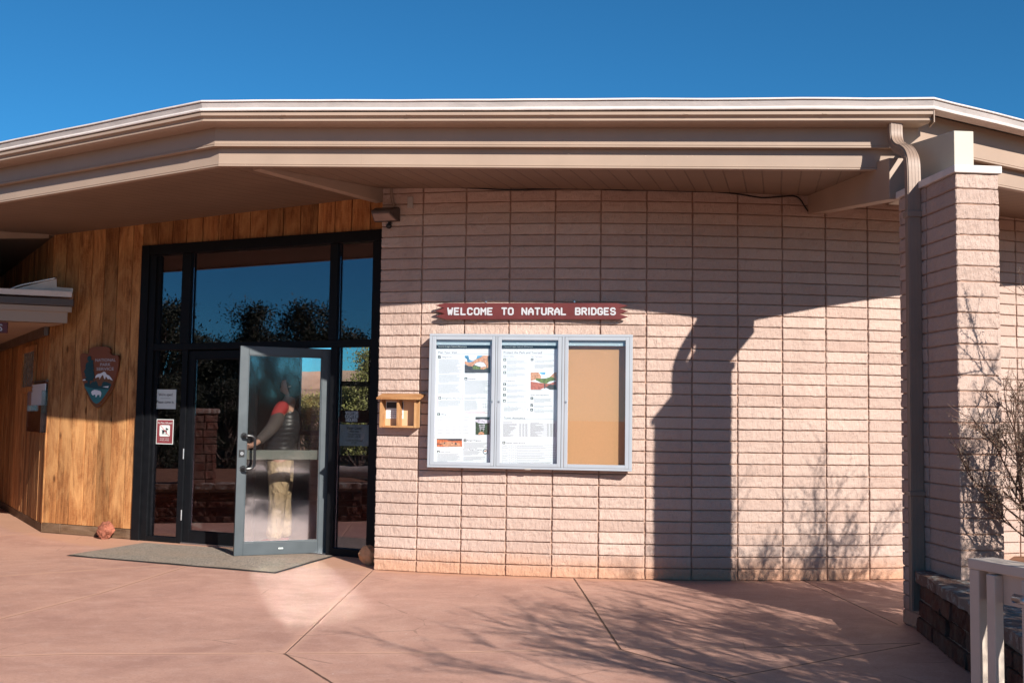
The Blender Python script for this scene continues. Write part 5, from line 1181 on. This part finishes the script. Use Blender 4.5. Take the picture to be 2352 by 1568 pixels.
# sunlit junipers behind the building, seen through the back window
for i, (x, y, Y, h_, k_, lb) in enumerate(((850, 800, 25, 0, 'spire', 'golden sunlit juniper seen through the right sidelight and the back window'), (716, 905, 23, 0, 'gold', 'golden low juniper seen through the open door glass'), (800, 885, 27, 0, 'gold', 'small golden juniper between the two window bars'), (885, 850, 29, 0, 'gold', 'golden juniper at the right edge of the back window'))):
    p = depth(x, y, Y); tree(k_, (p.x, p.y, -.3), p.z + .3, lb, rot=i * 2.2, group='sunlit junipers behind the building')

# ------------------------------------------------------------------ person holding the door
def skin(name, chains, mat, parent, root=0, sub=2, L=None):
    """chains: list of lists of (point, (rx, ry)); points shared by position are merged"""
    bm = bmesh.new(); sl = bm.verts.layers.skin.verify(); seen = {}
    first = None
    for ch_ in chains:
        prev = None
        for p, rad in ch_:
            key = tuple(round(c, 4) for c in p)
            if key not in seen:
                v = bm.verts.new(p); rr = rad if hasattr(rad, '__len__') else (rad, rad); v[sl].radius = rr; seen[key] = v
                if first is None: v[sl].use_root = True; first = v
            v = seen[key]
            if prev is not None and bm.edges.get((prev, v)) is None: bm.edges.new((prev, v))
            prev = v
    me = bpy.data.meshes.new(name); bm.to_mesh(me); bm.free(); me.materials.append(mat)
    o = bpy.data.objects.new(name, me); link(o, parent, Matrix.Identity(4))
    o.modifiers.new('skin', 'SKIN').use_smooth_shade = True
    s = o.modifiers.new('sub', 'SUBSURF'); s.levels = sub; s.render_levels = sub
    return o
def z1(x, y, Y): return depth((700 + x / 2.852) * s_, (1700 + y / 2.852) * s_, Y)
def z5(x, y, Y): return depth((500 + x / 1.96) * s_, (1550 + y / 1.96) * s_, Y)
YB = 11.62
PE = empty('person', Vector((depth(660, 1240, YB).x, YB, 0)), 'person in black puffer vest, red shoulders and khaki trousers holding the glass door', 'person')
pel = z1(1205, 395, YB); waist = z1(1215, 240, YB); chest = z5(1262, 280, YB); neckb = z5(1268, 150, YB + .02); neck = z5(1290, 95, YB + .0)
hd = z5(1300, 20, YB); hd2 = hd + Vector((-.005, 0, .09))
shN = z5(1232, 178, YB - .17); elN = z5(1150, 322, YB - .34); wrN = z5(1035, 432, YB - .56); haN = z5(985, 458, YB - .62)
shF = z5(1285, 178, YB + .19); elF = z5(1330, 370, YB + .27); wrF = z1(1240, 470, YB + .30); haF = z1(1215, 540, YB + .29)
hpN = z1(1190, 440, YB - .09); hpF = z1(1225, 440, YB + .10)
knN = z1(1165, 850, YB - .11); knF = z1(1222, 845, YB + .12); anN = z1(1122, 1285, YB - .10); anF = z1(1255, 1245, YB + .16)
anN.z = .085; anF.z = .085; fl = .012
toN = anN + Vector((-.15, -.02, -.055)); toF = anF + Vector((-.15, -.03, -.055)); heN = anN + Vector((.045, 0, -.045)); heF = anF + Vector((.045, 0, -.045))
torso = [(pel, (.105, .13)), (waist, (.095, .12)), (chest, (.10, .14)), (neckb, (.062, .07)), (neck, (.06, .06)), (hd + Vector((.005, 0, -.02)), (.055, .055))]
hd0 = hd + Vector((0, 0, .03))
fing = []
for k_, (dy, l) in enumerate(((-.03, .070), (-.010, .080), (.010, .076), (.028, .060))):
    b0 = haN + Vector((-.035, dy * .5, .012 - k_ * .013)); fing.append([(haN, (.024, .02)), (b0, .0095), (b0 + Vector((-l * .5, -.012, -.012)), .0085), (b0 + Vector((-l * .75, .006, -.032)), .0075)])
fing.append([(haN, (.024, .02)), (haN + Vector((-.012, -.028, .020)), .0105), (haN + Vector((-.045, -.040, .020)), .009)])
fingF = []
for k_ in range(4): b0 = haF + Vector((-.02 + .016 * k_, 0, -.05)); fingF.append([(haF, (.024, .02)), (b0, .009), (b0 + Vector((-.008, 0, -.055)), .008)])
HC = hd + Vector((-.005, 0, .035)); HROT = Matrix.Rotation(radians(-14), 3, 'Y')
def head_point(p):
    x, y, z = p; q = Vector((x * .098, y * .078, z * .122))
    if z < 0: q.x *= 1 + .10 * z; q.y *= 1 + .30 * z                       # jaw narrows
    if x < -.5: q.x += .010 * max(0, 1 - abs(z + .75) * 3)                  # chin
    if x < 0 and abs(y) < .28: q.x -= .026 * max(0, 1 - abs(z + .10) / .28) * (1 - abs(y) / .28)   # nose
    if x < -.4: q.x += .007 * max(0, 1 - abs(z - .14) / .16) * max(0, 1 - abs(abs(y) - .36) / .22)  # eye sockets
    if abs(y) > .93 and abs(x - .05) < .25: q.y += .014 * (1 if y > 0 else -1) * max(0, 1 - abs(z) / .3)  # ears
    return HC + HROT @ q
def sphere_pts(nu=28, nv=18):
    return [(-cos(2 * pi * i / nu) * sin(pi * j / nv), sin(2 * pi * i / nu) * sin(pi * j / nv), cos(pi * j / nv)) for j in range(nv + 1) for i in range(nu)], nu, nv
def sphere_faces(nu, nv): return [(j * nu + i, (j + 1) * nu + i, (j + 1) * nu + (i + 1) % nu, j * nu + (i + 1) % nu) for j in range(nv) for i in range(nu)]
body = skin('body', [torso, [(neckb, (.062, .07)), (shN, .055), (elN, .043), (wrN, .028), (haN, (.024, .02))], [(neckb, (.062, .07)), (shF, .055), (elF, .043), (wrF, .028), (haF, (.024, .02))],
     [(pel, (.105, .13)), (hpN, .088), (knN, .058), (anN, .040), (toN, .030)], [(pel, (.105, .13)), (hpF, .088), (knF, .058), (anF, .040), (toF, .030)]] + fing + fingF, M['skin'], PE)
bpy.context.view_layer.update()
me_ = bpy.data.meshes.new_from_object(body.evaluated_get(bpy.context.evaluated_depsgraph_get()))
SPh, nu_, nv_ = sphere_pts(); hmb = MB(); hmb.add([v.co for v in me_.vertices], [tuple(p.vertices) for p in me_.polygons]); hmb.add([head_point(p) for p in SPh], sphere_faces(nu_, nv_))
body.modifiers.clear(); nm_ = bpy.data.meshes.new('body'); nm_.from_pydata(hmb.v, [], hmb.f); nm_.materials.append(M['skin']); nm_.polygons.foreach_set('use_smooth', [True] * len(nm_.polygons)); body.data = nm_
skin('vest', [[(z1(1208, 425, YB), (.170, .190)), (z1(1205, 335, YB), (.178, .195)), (waist + Vector((-.02, 0, 0)), (.168, .185)), (chest.lerp(waist, .4) + Vector((-.015, 0, 0)), (.172, .195)), (chest, (.168, .205)), (neckb.lerp(chest, .3), (.125, .155)), (neckb + Vector((0, 0, .035)), (.098, .10)), (neckb + Vector((0, 0, .075)), (.098, .10))]], M['vest'], PE)
skin('sleeve', [[(shN.lerp(elN, .15), .084), (elN, .070), (wrN.lerp(elN, .5), .058), (wrN.lerp(elN, .06), .046)]], M['sleeve'], PE)
skin('sleeve', [[(shF.lerp(elF, .25), .066), (elF, .057), (wrF.lerp(elF, .5), .048), (wrF.lerp(elF, .06), .038)]], M['sleeve'], PE)
skin('shoulder_panel', [[(shN.lerp(neckb, .5) + Vector((0, 0, .03)), .070), (shN + Vector((-.005, 0, .03)), .078), (shN.lerp(elN, .6) + Vector((-.022, 0, .018)), .058)]], M['shoulder'], PE)
skin('shoulder_panel', [[(shF.lerp(neckb, .45), .078), (shF, .077), (shF.lerp(elF, .42), .068)]], M['shoulder'], PE)
hmN = anN + Vector((0, 0, -.01)); hmF = anF + Vector((0, 0, -.01))
skin('trousers', [[(pel + Vector((0, 0, .10)), (.148, .165)), (pel + Vector((-.01, 0, 0)), (.160, .175)), (hpN, .138), (hpN.lerp(knN, .5) + Vector((.012, 0, 0)), .122), (knN, .098), (knN.lerp(hmN, .5) + Vector((.010, 0, 0)), .092), (hmN, .096)], [(pel + Vector((-.01, 0, 0)), (.160, .175)), (hpF, .132), (hpF.lerp(knF, .5) + Vector((.012, 0, 0)), .118), (knF, .096), (knF.lerp(hmF, .5) + Vector((.010, 0, 0)), .090), (hmF, .088)]], M['khaki'], PE)
for an, to, he in ((anN, toN, heN), (anF, toF, heF)):
    skin('shoe', [[(he, .043), (an + Vector((-.01, 0, -.02)), .05), (to.lerp(an, .35), .045), (to, .034), (to + Vector((-.05, 0, -.004)), .028)]], M['shoe'], PE)
    skin('sock', [[(an + Vector((0, 0, .015)), .046), (an + Vector((.004, 0, .06)), .045)]], M['sock'], PE, sub=1)
hv = []
for x, y, z in SPh:
    k_ = 1.10 + .05 * noise.noise((x * 3, y * 3, z * 3)); back = x > -.30 or z > .55
    hv.append(HC + HROT @ (Vector((x * .098, y * .080, z * .122)) * (k_ if back else .80) + Vector((.006 if back else .02, 0, .006))))
MB().add(hv, sphere_faces(nu_, nv_)).build('hair', M['hair'], PE, smooth=True)
# a low table and a blue box inside, seen behind the person
tb = depth(800, 1100, 15.2); TB = empty('display_table', Vector((tb.x, 15.2, 0)), 'small dark display table with a slanted grey panel inside the right sidelight', 'table')
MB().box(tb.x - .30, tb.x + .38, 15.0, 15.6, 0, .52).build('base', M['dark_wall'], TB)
mb = MB(); mb.add([(tb.x - .32, 14.98, .53), (tb.x + .40, 14.98, .53), (tb.x + .40, 15.62, .80), (tb.x - .32, 15.62, .80), (tb.x - .32, 14.98, .56), (tb.x + .40, 14.98, .56), (tb.x + .40, 15.62, .83), (tb.x - .32, 15.62, .83)], [(0, 3, 2, 1), (4, 5, 6, 7), (0, 1, 5, 4), (1, 2, 6, 5), (2, 3, 7, 6), (3, 0, 4, 7)]); mb.build('panel', M['plate'], TB)
